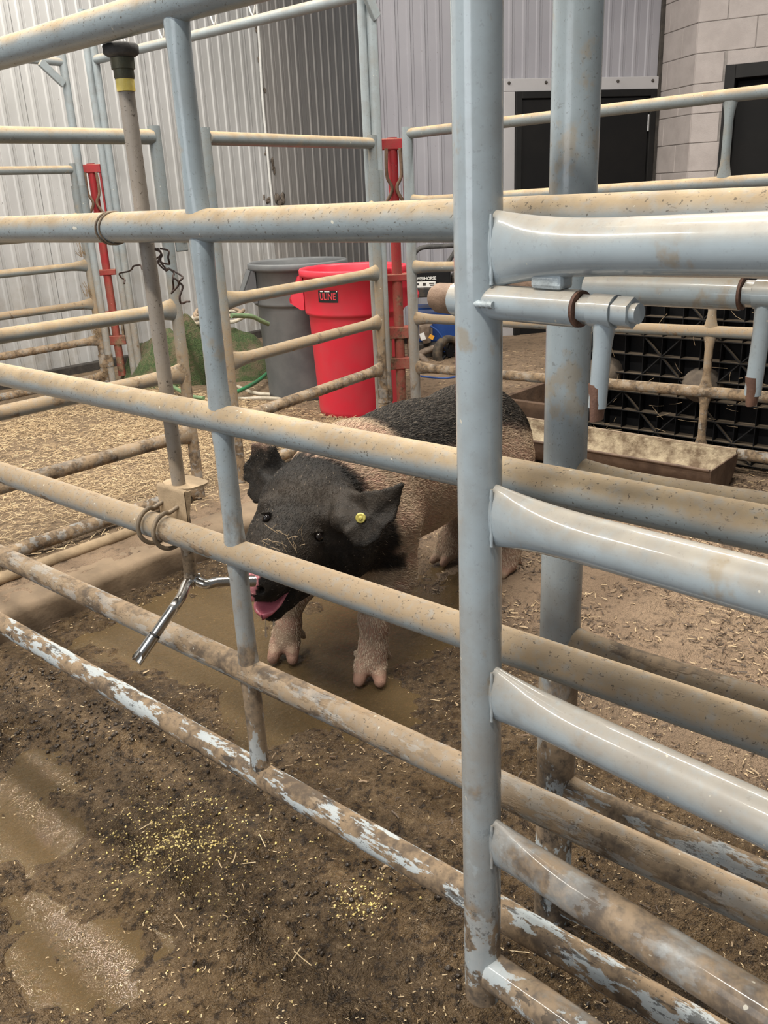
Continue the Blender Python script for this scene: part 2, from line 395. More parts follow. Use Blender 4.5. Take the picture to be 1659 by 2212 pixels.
def rail(name, a, b, r, mat, parent, flare=(True, True), seg=18, fl=1.75, fx=0.72, flen=0.16, sag=0.0, n=28):
    """straight pipe whose ends are flattened into tall ovals where they meet a post"""
    a = np.array(a, float); b = np.array(b, float); L = np.linalg.norm(b - a)
    ts = []
    k = min(flen / L, 0.4)
    ts = list(np.linspace(0, k, 9)) + list(np.linspace(k, 1 - k, 9))[1:-1] + list(np.linspace(1 - k, 1, 9))
    pts = []; ov = []
    for t in ts:
        p = a + (b - a) * t; p[2] -= sag * 4 * t * (1 - t); pts.append(p)
        q = 0
        if flare[0] and t < k: q = max(q, 1 - t / k)
        if flare[1] and t > 1 - k: q = max(q, 1 - (1 - t) / k)
        q = q ** 2.2
        ov.append((1 + (fl - 1) * q, 1 + (fx - 1) * q))
    return MB().ring_tube(pts, r, seg, True, up=(0, 0, 1), oval=ov).build(name, mat, parent)
def post(name, xy, z0, z1, r, mat, parent, seg=20):
    n = 10; pts = [(xy[0], xy[1], z0 + (z1 - z0) * i / n) for i in range(n + 1)]
    return MB().ring_tube(pts, r, seg, True).build(name, mat, parent)
def bar(name, a, b, r, mat, parent, seg=14): return MB().ring_tube([a, b], r, seg, True).build(name, mat, parent)
def smooth_path(pts, per=8):
    P = [np.array(p, float) for p in pts]; out = []
    for i in range(len(P) - 1):
        p0 = P[max(i - 1, 0)]; p1 = P[i]; p2 = P[i + 1]; p3 = P[min(i + 2, len(P) - 1)]
        for k in range(per):
            t = k / per
            out.append(0.5 * ((2 * p1) + (-p0 + p2) * t + (2 * p0 - 5 * p1 + 4 * p2 - p3) * t * t + (-p0 + 3 * p1 - 3 * p2 + p3) * t ** 3))
    out.append(P[-1]); return out
def weld_bead(name, a, b, parent, mat='weld', r=0.0045):
    a = np.array(a); b = np.array(b); n = 14
    pts = [a + (b - a) * i / n for i in range(n + 1)]
    rad = [r * (0.75 + 0.5 * ((i * 37) % 5) / 5) for i in range(n + 1)]
    return MB().ring_tube(pts, rad, 8).build(name, mat, parent)

def text_mesh(name, body, size, mat, parent, origin, xdir, zdir, depth=0.0006, bold_off=0.0, stretch=1.0):
    cu = bpy.data.curves.new(name, 'FONT'); cu.body = body; cu.size = size; cu.align_x = 'CENTER'; cu.align_y = 'CENTER'
    cu.extrude = depth; cu.offset = bold_off
    tmp = bpy.data.objects.new('tmp', cu); COL.objects.link(tmp)
    bpy.context.view_layer.update()
    me = bpy.data.meshes.new_from_object(tmp.evaluated_get(bpy.context.evaluated_depsgraph_get()))
    bpy.data.objects.remove(tmp)
    xd = Vector(xdir).normalized(); zd = Vector(zdir).normalized(); yd = xd.cross(zd)
    R = Matrix(((xd[0] * stretch, zd[0], yd[0], origin[0]), (xd[1] * stretch, zd[1], yd[1], origin[1]), (xd[2] * stretch, zd[2], yd[2], origin[2]), (0, 0, 0, 1)))
    me.transform(R); me.materials.clear(); me.materials.append(MATS[mat])
    o = bpy.data.objects.new(name, me); COL.objects.link(o); o.parent = parent
    me.transform(Matrix.Translation(-parent_origin(parent)))
    return o

# ================================================================== SETTING
ZR = 0.05                                    # level of the raised floor beyond the wet pen
def floor_base(x, y):
    right = ZR * sstep(2.35, 3.2, x)                                  # slow ramp towards the far fence
    left = (0.10 - 0.05 * sstep(2.7, 3.6, y)) * sstep(2.40, 2.44, y) * (1 - 0.5 * sstep(2.5, 3.1, x))                               # behind the concrete curb
    return np.maximum(right, left)

PUD = ['shallow brown puddle on the near mud at the left picture edge', 'glistening wet film on the mud in the bottom left corner']
# hollows that hold water: (x, y, radius, depth)
def gp(x, y): p = PZ(x, y, 0.0); return p[0], p[1]
HOLL = []
for (px, py, r, d) in ((690, 1400, 0.30, .016), (560, 1440, 0.22, .014), (880, 1330, 0.22, .012), (470, 1330, 0.24, .018), (300, 1390, 0.20, .016),
                       (800, 1540, 0.16, .007), (560, 1560, 0.13, .008), (60, 1690, 0.17, .018), (30, 1860, 0.10, .013), (130, 1790, 0.07, .010), (330, 1700, 0.035, .008),
                       (120, 1490, 0.09, .012), (70, 2090, 0.16, .0005), (210, 2100, 0.11, 0.0), (40, 1980, 0.09, 0.0), (905, 1240, 0.2, .011)):
    a, b = gp(px, py); HOLL.append((a, b, r, d))
def floor_h(x, y):
    x = np.asarray(x, float); y = np.asarray(y, float)
    b = floor_base(x, y)
    near = 1 - sstep(2.4, 3.6, np.hypot(x, y))
    wetz = wet_mask(x, y)
    n = (fbm(x * 2.3, y * 2.3, 3, 3) - 0.5) * 0.022 * near
    n2 = fbm(x * 11, y * 11, 4, 9); n = n + (n2 - 0.45) * 0.018 * (0.35 + 0.9 * near)
    n3 = vnoise(x * 38, y * 38, 21); n = n + (n3 - 0.5) * 0.008 * near + (vnoise(x * 75, y * 75, 44) - 0.5) * 0.0045 * near
    n4 = np.maximum(fbm(x * 6.0, y * 6.0, 4, 33) - 0.56, 0) * 0.11 * wetz * near                # churned clods
    h = n + n4 + 0.006
    for (a, c, r, d) in HOLL:
        h = h - (d + 0.008) * np.exp(-(((x - a) ** 2 + (y - c) ** 2) / (r * r)) ** 1.4)
    return b + h
def wet_mask(x, y):
    m = 1 - sstep(0.05, 0.5, x - (1.28 + 0.55 * np.clip(y - 0.7, 0, 3)) + 0.5 * (fbm(x * 1.7, y * 1.7, 3, 5) - 0.5))
    m = m * (1 - sstep(2.36, 2.46, y))
    return np.clip(m, 0, 1)
def straw_mask(x, y):
    return sstep(2.5, 2.75, y + 0.25 * (fbm(x * 2, y * 2, 3, 8) - 0.5)) * (1 - 0.75 * sstep(3.3, 3.9, x))

def build_floor():
    xs = np.concatenate([np.arange(-0.9, 0.2, 0.06), np.arange(0.2, 2.3, 0.0105), np.arange(2.3, 4.0, 0.03), np.arange(4.0, 9.2, 0.2)])
    ys = np.concatenate([np.arange(-1.6, 0.1, 0.06), np.arange(0.1, 2.5, 0.0105), np.arange(2.5, 4.0, 0.03), np.arange(4.0, 7.6, 0.2)])
    Xg, Yg = np.meshgrid(xs, ys, indexing='ij'); Z = floor_h(Xg, Yg)
    V = np.stack([Xg, Yg, Z], -1).reshape(-1, 3); nx, ny = len(xs), len(ys)
    idx = np.arange(nx * ny).reshape(nx, ny)
    F = np.stack([idx[:-1, :-1], idx[1:, :-1], idx[1:, 1:], idx[:-1, 1:]], -1).reshape(-1, 4)
    me = bpy.data.meshes.new('floor'); me.vertices.add(len(V)); me.vertices.foreach_set('co', V.ravel())
    me.loops.add(F.size); me.loops.foreach_set('vertex_index', F.ravel().astype(np.int32))
    me.polygons.add(len(F)); me.polygons.foreach_set('loop_start', np.arange(0, F.size, 4, dtype=np.int32))
    me.polygons.foreach_set('use_smooth', np.ones(len(F), bool))
    me.update(calc_edges=True)
    for nm, fn in (('wet', wet_mask), ('straw', straw_mask)):
        a = me.attributes.new(nm, 'FLOAT', 'POINT'); a.data.foreach_set('value', fn(Xg, Yg).ravel().astype(np.float32))
    me.materials.append(MATS['barn_mud'])
    o = bpy.data.objects.new('floor', me); COL.objects.link(o); tag(o, 'brown mud and dirt floor of the barn', None, kind='structure')
build_floor()

# concrete curb along the straw pen
def curb():
    xs = np.linspace(0.2, 2.75, 90); V = []; F = []
    prof = [(2.395, -0.03), (2.39, 0.02), (2.378, 0.075), (2.385, 0.096), (2.40, 0.105), (2.45, 0.108), (2.52, 0.106), (2.56, 0.098), (2.57, 0.05)]
    for x in xs:
        for (y, z) in prof:
            j = (fbm(np.array(x * 9.0), np.array(y * 9 + z * 20), 3, 4) - 0.5)
            V.append((x, y + j * 0.02 - 0.01 * (x - 1), z + j * 0.008))
    m = len(prof)
    for i in range(len(xs) - 1):
        for k in range(m - 1):
            a = i * m + k; F.append((a, a + m, a + m + 1, a + 1))
    F.append(tuple(range(m))); F.append(tuple(range((len(xs) - 1) * m + m - 1, (len(xs) - 1) * m - 1, -1)))
    o = MB().add(V, F).build('concrete_curb', 'concrete')
    tag(o, 'low mud-stained concrete curb dividing the straw bedding from the puddles', 'curb')
curb()
# pipe half sunk along the back of the curb
c6 = MB().ring_tube([(0.9, 2.60, 0.118), (1.25, 2.595, 0.12), (1.62, 2.60, 0.118)], 0.02, 12).build('sunken_pipe', 'dusty_bracket')
tag(c6, 'dirt-covered pipe lying half sunk in bedding along the concrete curb', 'pipe')

# puddles: thin sheets of murky water at one level, mud rises through them; every connected sheet is one puddle
def puddles(x0, x1, y0, y1, z, labels, least=14):
    st = 0.025; xs = np.arange(x0, x1 + st, st); ys = np.arange(y0, y1 + st, st)
    Xg, Yg = np.meshgrid(xs, ys, indexing='ij'); Hh = floor_h(Xg, Yg); Q = {}
    for i in range(len(xs) - 1):
        for j in range(len(ys) - 1):
            if Hh[i:i + 2, j:j + 2].min() < z + 0.003: Q[(i, j)] = -1
    comps = []
    for c in Q:
        if Q[c] >= 0: continue
        k = len(comps); comps.append([]); st_ = [c]; Q[c] = k
        while st_:
            a = st_.pop(); comps[k].append(a)
            for d in ((1, 0), (-1, 0), (0, 1), (0, -1), (1, 1), (-1, -1), (1, -1), (-1, 1)):
                b = (a[0] + d[0], a[1] + d[1])
                if Q.get(b, 0) == -1: Q[b] = k; st_.append(b)
    comps = sorted([c for c in comps if len(c) >= least], key=len, reverse=True)[:len(labels)]
    for lab, comp in zip(labels, comps):
        key = {}; V = []; F = []
        def vid(i, j):
            if (i, j) not in key: key[(i, j)] = len(V); V.append((xs[i], ys[j], z))
            return key[(i, j)]
        for (i, j) in comp: F.append((vid(i, j), vid(i + 1, j), vid(i + 1, j + 1), vid(i, j + 1)))
        tag(MB().add(V, F).build('puddle', 'murky_water'), lab, 'puddle')
puddles(0.86, 2.3, 1.05, 2.38, -0.004, ['murky brown puddle around the front feet of the pig'])
puddles(0.22, 0.82, 0.60, 1.95, -0.006, PUD)

# ---------------- walls
def ribbed_sheet(name, p0, d, nrm, width, z0, z1, mat, parent, pitch=0.11, depth=0.010):
    """vertical ribbed liner sheet starting at p0, running along d; nrm faces the room"""
    d = np.array([d[0], d[1], 0.0]); n = np.array([nrm[0], nrm[1], 0.0]); V = []; F = []; us = []
    k = max(int(width / pitch), 0)
    for i in range(k):
        u = i * pitch
        us += [(u + 0.002, 0), (u + pitch * 0.36, 0), (u + pitch * 0.43, depth), (u + pitch * 0.60, depth), (u + pitch * 0.67, 0), (u + pitch * 0.82, 0), (u + pitch * 0.85, -0.004), (u + pitch * 0.88, 0)]
    us.append((width - 0.003, 0)); us.append((width - 0.003, -0.012))
    us = [(0.002, -0.012)] + us
    for (u, h) in us:
        p = np.array([p0[0], p0[1], 0]) + d * u + n * h
        V.append((p[0], p[1], z0)); V.append((p[0], p[1], z1))
    for i in range(len(us) - 1): F.append((2 * i, 2 * i + 2, 2 * i + 3, 2 * i + 1))
    return MB().add(V, F, False).build(name, mat, parent)
def ribbed_wall(name, a, b, mat, label, z0, z1, side, sheet=0.99, off=0.0, backing='seam_dark'):
    a = np.array(a, float); b = np.array(b, float); d = (b - a); L = np.linalg.norm(d); d /= L
    n = np.array([d[1], -d[0]]) * side
    mid = (a + b) / 2 - n * 0.05
    rot = Matrix.Rotation(math.atan2(d[1], d[0]), 3, 'Z')
    w = MB().box((mid[0], mid[1], (z0 + z1) / 2), (L, 0.07, z1 - z0 + 0.02), rot).build(name, backing)
    tag(w, label, None, kind='structure')
    u = 0.0; first = True
    while u < L - 0.03:
        ww = min(sheet - (off if first else 0.0), L - u); first = False
        ribbed_sheet('liner_sheet', a + d * u, d, n, ww, z0, z1, mat, w)
        u += ww
    return w, a, d, n
ZW0, ZW1 = 0.11, 3.6
ZG = 0.12                                    # clearance height of the hung gates
YW = 5.95
xc = PY(574, 300, YW)[0]
wl, a1, d1, n1 = ribbed_wall('wall_left', (-1.4, YW), (xc, YW), 'liner_white', 'white ribbed metal liner wall on the left', ZW0, ZW1, 1, 0.99, 0.29)
# dark foot board under the liner sheets
o = MB().box(((-1.4 + xc) / 2, YW - 0.03, ZR + 0.025), (xc + 1.4, 0.07, 0.08), None, 0.006).build('baseboard_left', 'seam_dark'); tag(o, 'dark foot board under the white ribbed wall', None, kind='structure')
a8 = math.radians(8); L2 = 3.1
p2e = (xc + L2 * math.cos(a8), YW + L2 * math.sin(a8))
w2, a2, d2, n2 = ribbed_wall('wall_rear', (xc, YW), p2e, 'liner_grey', 'grey ribbed metal liner wall behind the bins', ZW0, ZW1, 1, 0.99, 0.4)
# back wall with the door
PR = PZ(1150, 721, ZR)[:2]; ab = math.radians(-33.5); db = np.array([math.cos(ab), math.sin(ab)])
def on_line(px, py, P0, d):
    r = ray(px, py); M2 = np.array([[r[0], -d[0]], [r[1], -d[1]]]); t = np.linalg.solve(M2, P0); return t[0] * r + CC, t[1]
u_of = lambda px, py=450: on_line(px, py, PR, db)[1]
uL = u_of(818); uD0 = u_of(1110, 300); uD1 = u_of(1408, 300); uT0 = u_of(1086, 300); uE = u_of(1414, 300)
zD = on_line(1250, 196, PR, db)[0][2]; zT = on_line(1250, 168, PR, db)[0][2]
pb = lambda u: PR + db * u
nb = np.array([db[1], -db[0]]); nb = nb if nb @ (-PR) > 0 else -nb
sb = 1 if np.allclose(nb, [db[1], -db[0]]) else -1
wb, _, _, _ = ribbed_wall('wall_back', pb(uL), pb(uT0), 'liner_lilac_lit', 'whitish ribbed wall left of the black door, dim lilac light painted into its colour', ZW0, ZW1, sb, 0.93, 0.3)
wb2, _, _, _ = ribbed_wall('wall_over_door', pb(uT0), pb(uE), 'liner_lilac_lit', 'pale ribbed wall above the black door', zT, ZW1, sb, 0.93, 0.45)
rotb = Matrix.Rotation(ab, 3, 'Z')
def bbox_wall(name, u0, u1, z0, z1, off, th, mat, parent=None, bev=0.004):
    c = pb((u0 + u1) / 2) + nb * off
    return MB().box((c[0], c[1], (z0 + z1) / 2), (abs(u1 - u0), th, z1 - z0), rotb, bev).build(name, mat, parent)
# corner trim + return of this room block towards the rear wall
t1 = bbox_wall('trim_1', uL - 0.05, uL + 0.035, ZR, ZW1, -0.0, 0.05, 'liner_trim'); tag(t1, 'corner trim of the pale ribbed wall', None, kind='structure')
pc = pb(uL - 0.05); dv_ = pc / np.linalg.norm(pc); pcx = pc + 1.6 * np.array([dv_[0] * 0.98 + dv_[1] * 0.17, dv_[1] * 0.98 - dv_[0] * 0.17])
dret = pcx - pc; Lr = np.linalg.norm(dret); cm = (pc + pcx) / 2
o = MB().box((cm[0], cm[1], (ZR + ZW1) / 2), (Lr, 0.05, ZW1 - ZR), Matrix.Rotation(math.atan2(dret[1], dret[0]), 3, 'Z')).build('wall_return', 'liner_grey'); tag(o, 'end wall of the inner room', None, kind='structure')
t2 = bbox_wall('trim_2', uT0, uE, zD, zT, 0.005, 0.03, 'liner_trim'); tag(t2, 'white board over the black door', None, kind='structure')
t3 = bbox_wall('trim_3', uT0, uD0, ZR, zD, 0.005, 0.03, 'liner_trim'); tag(t3, 'white board beside the black door', None, kind='structure')
for k, uu in enumerate(np.linspace(uT0 + 0.04, uE - 0.06, 5)):
    c = pb(uu) + nb * 0.022; MB().ellipsoid((c[0], c[1], zT - 0.03), (0.012, 0.012, 0.012), 8, 6).build('screw', 'seam_dark', t2)
d1o = bbox_wall('door_1', uD0, uD1, ZR - 0.02, zD, -0.03, 0.06, 'door_frame_black'); tag(d1o, 'black metal door with black frame in the back wall', None, kind='structure')
bbox_wall('door_leaf', uD0 + 0.055, uD1 - 0.055, ZR, zD - 0.055, 0.0, 0.045, 'door_black', d1o)
bbox_wall('frame_post', uD0, uD0 + 0.05, ZR, zD, 0.01, 0.06, 'door_frame_black', d1o)
bbox_wall('frame_post', uD1 - 0.05, uD1, ZR, zD, 0.01, 0.06, 'door_frame_black', d1o)
bbox_wall('frame_head', uD0 + 0.05, uD1 - 0.05, zD - 0.05, zD, 0.01, 0.06, 'door_frame_black', d1o)
ph = on_line(1396, 266, PR, db)[0]
MB().ring_tube([(ph[0] + nb[0] * .03, ph[1] + nb[1] * .03, ph[2] - .06), (ph[0] + nb[0] * .03, ph[1] + nb[1] * .03, ph[2] + .06)], 0.009, 10).build('hinge', 'hinge_silver', d1o)
# dirty gap between liner and block work
o = bbox_wall('trim_4', uE - 0.012, uE + 0.02, ZR, ZW1, -0.01, 0.06, 'seam_dark'); tag(o, 'dark joint between liner and block wall', None, kind='structure')

# painted block wall: return face and long face with the second doorway
PE = pb(uE + 0.02)
a53 = math.radians(53 + 180); df = np.array([math.cos(a53), math.sin(a53)])
s1 = on_line(1490, 300, PE, df)[1]; PG = PE + df * s1
a106 = math.radians(104 + 180); dg = np.array([math.cos(a106), math.sin(a106)])
s2 = on_line(1556, 300, PG, dg)[1]; s3 = 2.6
zDoor2 = on_line(1600, 139, PG, dg)[0][2]
blk = None
def block_wall(name, P0, d, L, z0, z1, label, skip=None, phase=0.0):
    global blk
    n = np.array([d[1], -d[0]]); n = n if n @ (-P0) > 0 else -n
    ang = math.atan2(d[1], d[0]); rot = Matrix.Rotation(ang, 3, 'Z')
    c = P0 + d * L / 2 - n * 0.075
    segs = [(0, L, z0, z1)] if not skip else [(0, skip[0], z0, z1), (skip[0], skip[1], skip[2], z1), (skip[1], L, z0, z1)]
    mb = MB()
    for (u0, u1, q0, q1) in segs:
        cc = P0 + d * (u0 + u1) / 2 - n * 0.075; mb.box((cc[0], cc[1], (q0 + q1) / 2), (u1 - u0, 0.138, q1 - q0), rot)
    w = mb.build(name, 'mortar'); tag(w, label, None, kind='structure')
    H, Wd, J = 0.2, 0.4, 0.005
    row = 0; z = z0
    while z < z1 - 0.01:
        u = -Wd * (0.5 if row % 2 else 0.0) - phase
        while u < L - 0.01:
            u0 = max(u, 0); u1 = min(u + Wd, L); zz1 = min(z + H, z1)
            pieces = [(u0, u1, z, zz1)]
            if skip:
                npc = []
                for (p, q, r0, r1) in pieces:
                    if q <= skip[0] or p >= skip[1] or r0 >= skip[2] - 0.02: npc.append((p, q, max(r0, r0), r1))
                    else:
                        if p < skip[0]: npc.append((p, skip[0], r0, r1))
                        if q > skip[1]: npc.append((skip[1], q, r0, r1))
                        if r1 > skip[2] + 0.02: npc.append((max(p, skip[0]), min(q, skip[1]), skip[2], r1))
                pieces = npc
            for (p, q, r0, r1) in pieces:
                if q - p < 0.03 or r1 - r0 < 0.03: continue
                cc = P0 + d * (p + q) / 2 - n * (0.03 + 0.002 * random.random())
                o = MB().box((cc[0], cc[1], (r0 + r1) / 2), (q - p - J, 0.062, r1 - r0 - J), rot, 0.004).build('block', 'block_paint', w)
            u += Wd
        z += H; row += 1
    return w, n
block_wall('wall_block_return', PE, df, s1, ZR, 3.0, 'pale painted block wall, narrow face beside the black door', None, 0.1)
wbk, ng = block_wall('wall_right', PG, dg, s3, ZR, 3.0, 'pale painted block wall with a dark doorway on the right', (s2, s2 + 1.02, zDoor2), 0.0)
rotg = Matrix.Rotation(math.atan2(dg[1], dg[0]), 3, 'Z')
def gbox(name, u0, u1, z0, z1, off, th, mat, parent=None, bev=0.003):
    c = PG + dg * (u0 + u1) / 2 + ng * off
    return MB().box((c[0], c[1], (z0 + z1) / 2), (u1 - u0, th, z1 - z0), rotg, bev).build(name, mat, parent)
d2o = gbox('door_2', s2, s2 + 1.02, ZR, zDoor2, -0.13, 0.03, 'door_black'); tag(d2o, 'dark doorway with black frame in the block wall', None, kind='structure')
gbox('frame_post', s2, s2 + 0.07, ZR, zDoor2, -0.02, 0.12, 'door_frame_black', d2o)
gbox('frame_head', s2 + 0.07, s2 + 1.0, zDoor2 - 0.09, zDoor2, -0.02, 0.12, 'door_frame_black', d2o)
gbox('door_leaf', s2 + 0.08, s2 + 0.45, ZR, zDoor2 - 0.1, -0.09, 0.03, 'door_black', d2o)
gbox('side_panel', s2 + 0.47, s2 + 0.95, ZR + 0.1, 1.6, -0.10, 0.03, 'doorway_brown', d2o)

# white cable with cobwebs down the corner between the left and rear walls
cb = [PY(x, y, YW - 0.02) for (x, y) in ((553, 0), (558, 60), (566, 200), (575, 300), (583, 390), (588, 440), (590, 520))]
cb[0][2] = cb[0][2] + 0.6
o = thing('wall_cable', tuple(cb[-1]), 'thin white cable running down the dirty corner of the ribbed wall', 'cable')
MB().ring_tube(smooth_path(cb), 0.011, 8).build('cable', 'decal_white', o)
for k, (x, y, sx, sz) in enumerate(((555, 55, .05, .09), (572, 195, .03, .04), (586, 305, .035, .05), (574, 328, .025, .04), (590, 360, .04, .08), (603, 425, .10, .12), (575, 430, .06, .05), (560, 130, .025, .05))):
    p = PY(x, y, YW - 0.006); mb = MB()
    for q in range(5):
        r = random.Random(k * 9 + q); c = (p[0] + (r.random() - .5) * sx, p[1] - .004, p[2] + (r.random() - .5) * sz)
        mb.ellipsoid(c, (sx * (.12 + .25 * r.random()), 0.006, sz * (.12 + .3 * r.random())), 9, 6, None, 0.5, q)
    mb.build('cobweb', 'cobweb_dirt', o)

# ================================================================== PIPE FENCES AND GATES
R0 = 0.024
# ---- A: the long near fence
XA = 0.845
fa = thing('pipe_fence', (XA, 1.0, 0), 'long six-rail pale blue-grey pipe fence across the front, in front of the pig', 'fence')
YA0, YA1 = -0.55, 2.66
for z0, z1, m in ((1.475, 1.470, 'fence_enamel'), (1.186, 1.18, 'fence_enamel'), (0.888, 0.887, 'fence_enamel'), (0.662, 0.645, 'fence_enamel'), (0.432, 0.413, 'fence_enamel'), (0.198, 0.201, 'fence_enamel')):
    rail('rail', (XA, YA0, z0), (XA, YA1, z1), R0, m, fa, (False, False), 22)
post('post', (XA, YA1), 0.13, 1.50, 0.024, 'post_enamel', fa)
FPY = 1.098
zr_ = [1.475, 1.183, 0.886, 0.655, 0.424, 0.200]
for i in range(5):
    za, zb = zr_[i] - 0.012, zr_[i + 1] + 0.012
    pts = [(XA, FPY, za + (zb - za) * k / 12) for k in range(13)]
    ov = []
    for k in range(13):
        e = max(0, 1 - min(k, 12 - k) / 2.2); ov.append((1 + 0.0 * e, 1 + 0.35 * e))
    MB().ring_tube(pts, 0.0168, 18, True, up=(1, 0, 0), oval=ov).build('stay', 'post_enamel', fa)
# wire wound twice round the second rail
def torus(mb, c, axis, R, r, seg=36, tube=8, a0=0.0, a1=2 * math.pi, wob=0.0):
    ax = np.array(axis, float); ax /= np.linalg.norm(ax); u = np.cross(ax, (0, 0, 1.0)); u /= np.linalg.norm(u); v = np.cross(ax, u)
    pts = [np.array(c) + R * (math.cos(a0 + (a1 - a0) * k / seg) * u + math.sin(a0 + (a1 - a0) * k / seg) * v) + ax * wob * math.sin(k * .4) for k in range(seg + 1)]
    return mb.ring_tube(pts, r, tube, False)
wt = thing('wire_tie', (XA, 1.37, 1.16), 'rusty black tie wire wound round the second rail with twisted ends hanging', 'wire')
mb = MB()
p = PX(226, 495, XA)
for k, dy in enumerate((0.0, -0.011)):
    ax = (0.12, 1, 0.0); torus(mb, (XA, p[1] + dy - 0.02, 1.1815), (0.30 + .03 * k, 1, 0.18), 0.0258, 0.0019)
mb.build('wrap', 'wire_tan', wt)
XWt = 0.862
def wpath(l, X=XWt): return smooth_path([PX(x, y, X) + np.array([0.004 * math.sin(i * 2.1), 0, 0]) for i, (x, y) in enumerate(l)], 5)
mb = MB()
mb.ring_tube(wpath([(335, 536), (344, 546), (348, 560), (352, 573), (358, 584), (366, 580), (378, 587), (391, 599), (392, 606), (386, 610)]), 0.0016, 8)
mb.ring_tube(wpath([(340, 536), (346, 552), (345, 565), (350, 578), (356, 586)]), 0.0016, 8)
mb.ring_tube(wpath([(346, 537), (360, 542), (367, 556), (366, 568), (360, 571), (352, 566), (347, 555), (343, 545), (338, 538)]), 0.0016, 8)
mb.ring_tube(wpath([(364, 579), (372, 590), (378, 598), (383, 606), (382, 616), (376, 631), (371, 632), (371, 622), (377, 606), (374, 594)]), 0.0016, 8)
mb.ring_tube(wpath([(387, 610), (391, 620), (392, 640), (391, 655), (400, 652), (413, 651)]), 0.0017, 8)
mb.build('twisted_end', 'wire_black', wt)
mb = MB(); mb.ring_tube(wpath([(346, 553), (333, 560), (320, 572), (308, 582), (300, 573), (293, 574), (284, 582), (272, 587), (262, 590), (262, 600), (266, 604), (272, 612)], 0.905), 0.0016, 8)
mb.build('loose_end', 'wire_black', wt)

# ---- front gate standing open in front of the fence
PG0 = np.array([0.74, 0.52]); ag = math.radians(82.6); dgt = -np.array([math.cos(ag), math.sin(ag)])
def gate_pt(px, py): return on_line(px, py, PG0, dgt)[0]
fg = thing('swing_gate', (0.74, 0.52, 0.17), 'nearest five-rail pale blue-grey pipe gate with a thick end post, at right front', 'gate')
post('end_post', PG0, 0.165, 1.62, 0.0245, 'gate_enamel', fg, 28)
def gate_rail(pa, pb_, fl):
    a = gate_pt(*pa); b = gate_pt(*pb_); dd = (b - a) / np.linalg.norm(b - a)
    z0 = a[2] + (b[2] - a[2]) / np.linalg.norm((b - a)[:2]) * (np.linalg.norm(PG0 - a[:2]) * -1)
    s = np.array([PG0[0], PG0[1], z0]); L = 1.15
    e = s + np.array([dgt[0], dgt[1], (b[2] - a[2]) / np.linalg.norm((b - a)[:2])]) * L
    s = s + np.array([dgt[0], dgt[1], 0]) * 0.0205
    rail('rail', s, e, 0.0245, 'gate_enamel', fg, (fl, False), 26, 1.5, 0.42, 0.15)
    side = np.array([dgt[0], dgt[1], 0]) * 0.0055 + np.array([-0.992, 0.129, 0]) * 0.0098
    if fl: weld_bead('weld', s + side + np.array([0, 0, 0.033]), s + side - np.array([0, 0, 0.033]), fg, 'gate_enamel', r=0.0022)
    return s
gate_rail((1300, 533), (1659, 528), True)
gate_rail((1276, 1168), (1659, 1272), True)
gate_rail((1276, 1593), (1659, 1773), True)
gate_rail((1276, 1948), (1659, 2190), True)
gate_rail((1110, 2128), (1300, 2262), False)

def latch(parent, c0, d, zc, lb, rb, mat, back=True, long_stem=0.085):
    """barrel hinge bolt: barrel, washer, nuts, eye with a forged stem hanging from it. c0 = barrel start, d = direction (2D), zc height"""
    D = np.array([d[0], d[1], 0.0]); c = np.array([c0[0], c0[1], zc])
    def seg(name, a, b, r, m, sg=18): return MB().ring_tube([c + D * a, c + D * b], r, sg).build(name, m, parent)
    bl = seg('barrel', 0, lb, rb, mat, 24)
    seg('washer', lb, lb + 0.003, rb * 0.97, 'rust_red', 24)
    x = lb + 0.004
    seg('nut', x, x + 0.011, rb * 0.78, mat, 6); x += 0.012
    seg('bolt_shank', x - 0.002, x + 0.040, rb * 0.5, 'rust_red', 12)
    seg('eye', x, x + 0.024, rb * 0.86, mat, 20); ex = x + 0.012; x += 0.025
    seg('nut', x, x + 0.016, rb * 0.80, mat, 6); seg('bolt_tip', x + 0.016, x + 0.022, rb * 0.52, mat, 14)
    e = c + D * ex
    pts = [e - np.array([0, 0, rb * 0.6 + t * long_stem]) - D * 0.004 * t for t in np.linspace(0, 1, 8)]
    rad = [rb * 0.62, rb * 0.55, rb * 0.50, rb * 0.50, rb * 0.50, rb * 0.50, rb * 0.50, rb * 0.50]
    MB().ring_tube(pts, rad, 14).build('stem', mat, parent)
    tip = pts[-1]
    mb = MB(); a = tip + np.array([0, 0, 0.022])
    mb.ring_tube([a, tip - np.array([0, 0, 0.012]) ], [rb * 0.52, rb * 0.62], 12, True, oval=[(1, 1), (1, 0.45)]); mb.build('stem_tip', 'rust_red', parent)
zl = gate_pt(1210, 664)[2]
latch(fg, PG0 + dgt * 0.006, dgt, zl, 0.118, 0.0172, 'gate_enamel', True, 0.078)
D3 = np.array([dgt[0], dgt[1], 0])
cl = np.array([PG0[0], PG0[1], zl])
MB().ring_tube([cl - D3 * 0.062, cl - D3 * 0.056, cl - D3 * 0.02], [0.0125, 0.0155, 0.0165], 22).build('bolt_head', 'rusty_steel', fg)
MB().ring_tube([cl - D3 * 0.030, cl - D3 * 0.012], [0.0175, 0.0185], 22).build('collar', 'gate_enamel', fg)
weld_bead('weld', cl + np.array([-.0205, -.0138, 0]) - D3 * 0.018, cl + np.array([-.0205, -.0138, 0]) + D3 * 0.020, fg, r=0.0035)
zg1 = gate_pt(1300, 533)[2]
MB().box(cl + D3 * 0.092 + np.array([0, 0, (zg1 - zl) * 0.5 - 0.004]), (0.02, 0.036, 0.014), Matrix.Rotation(ag - math.pi / 2, 3, 'Z'), 0.004).build('spacer_block', 'weld', fg)

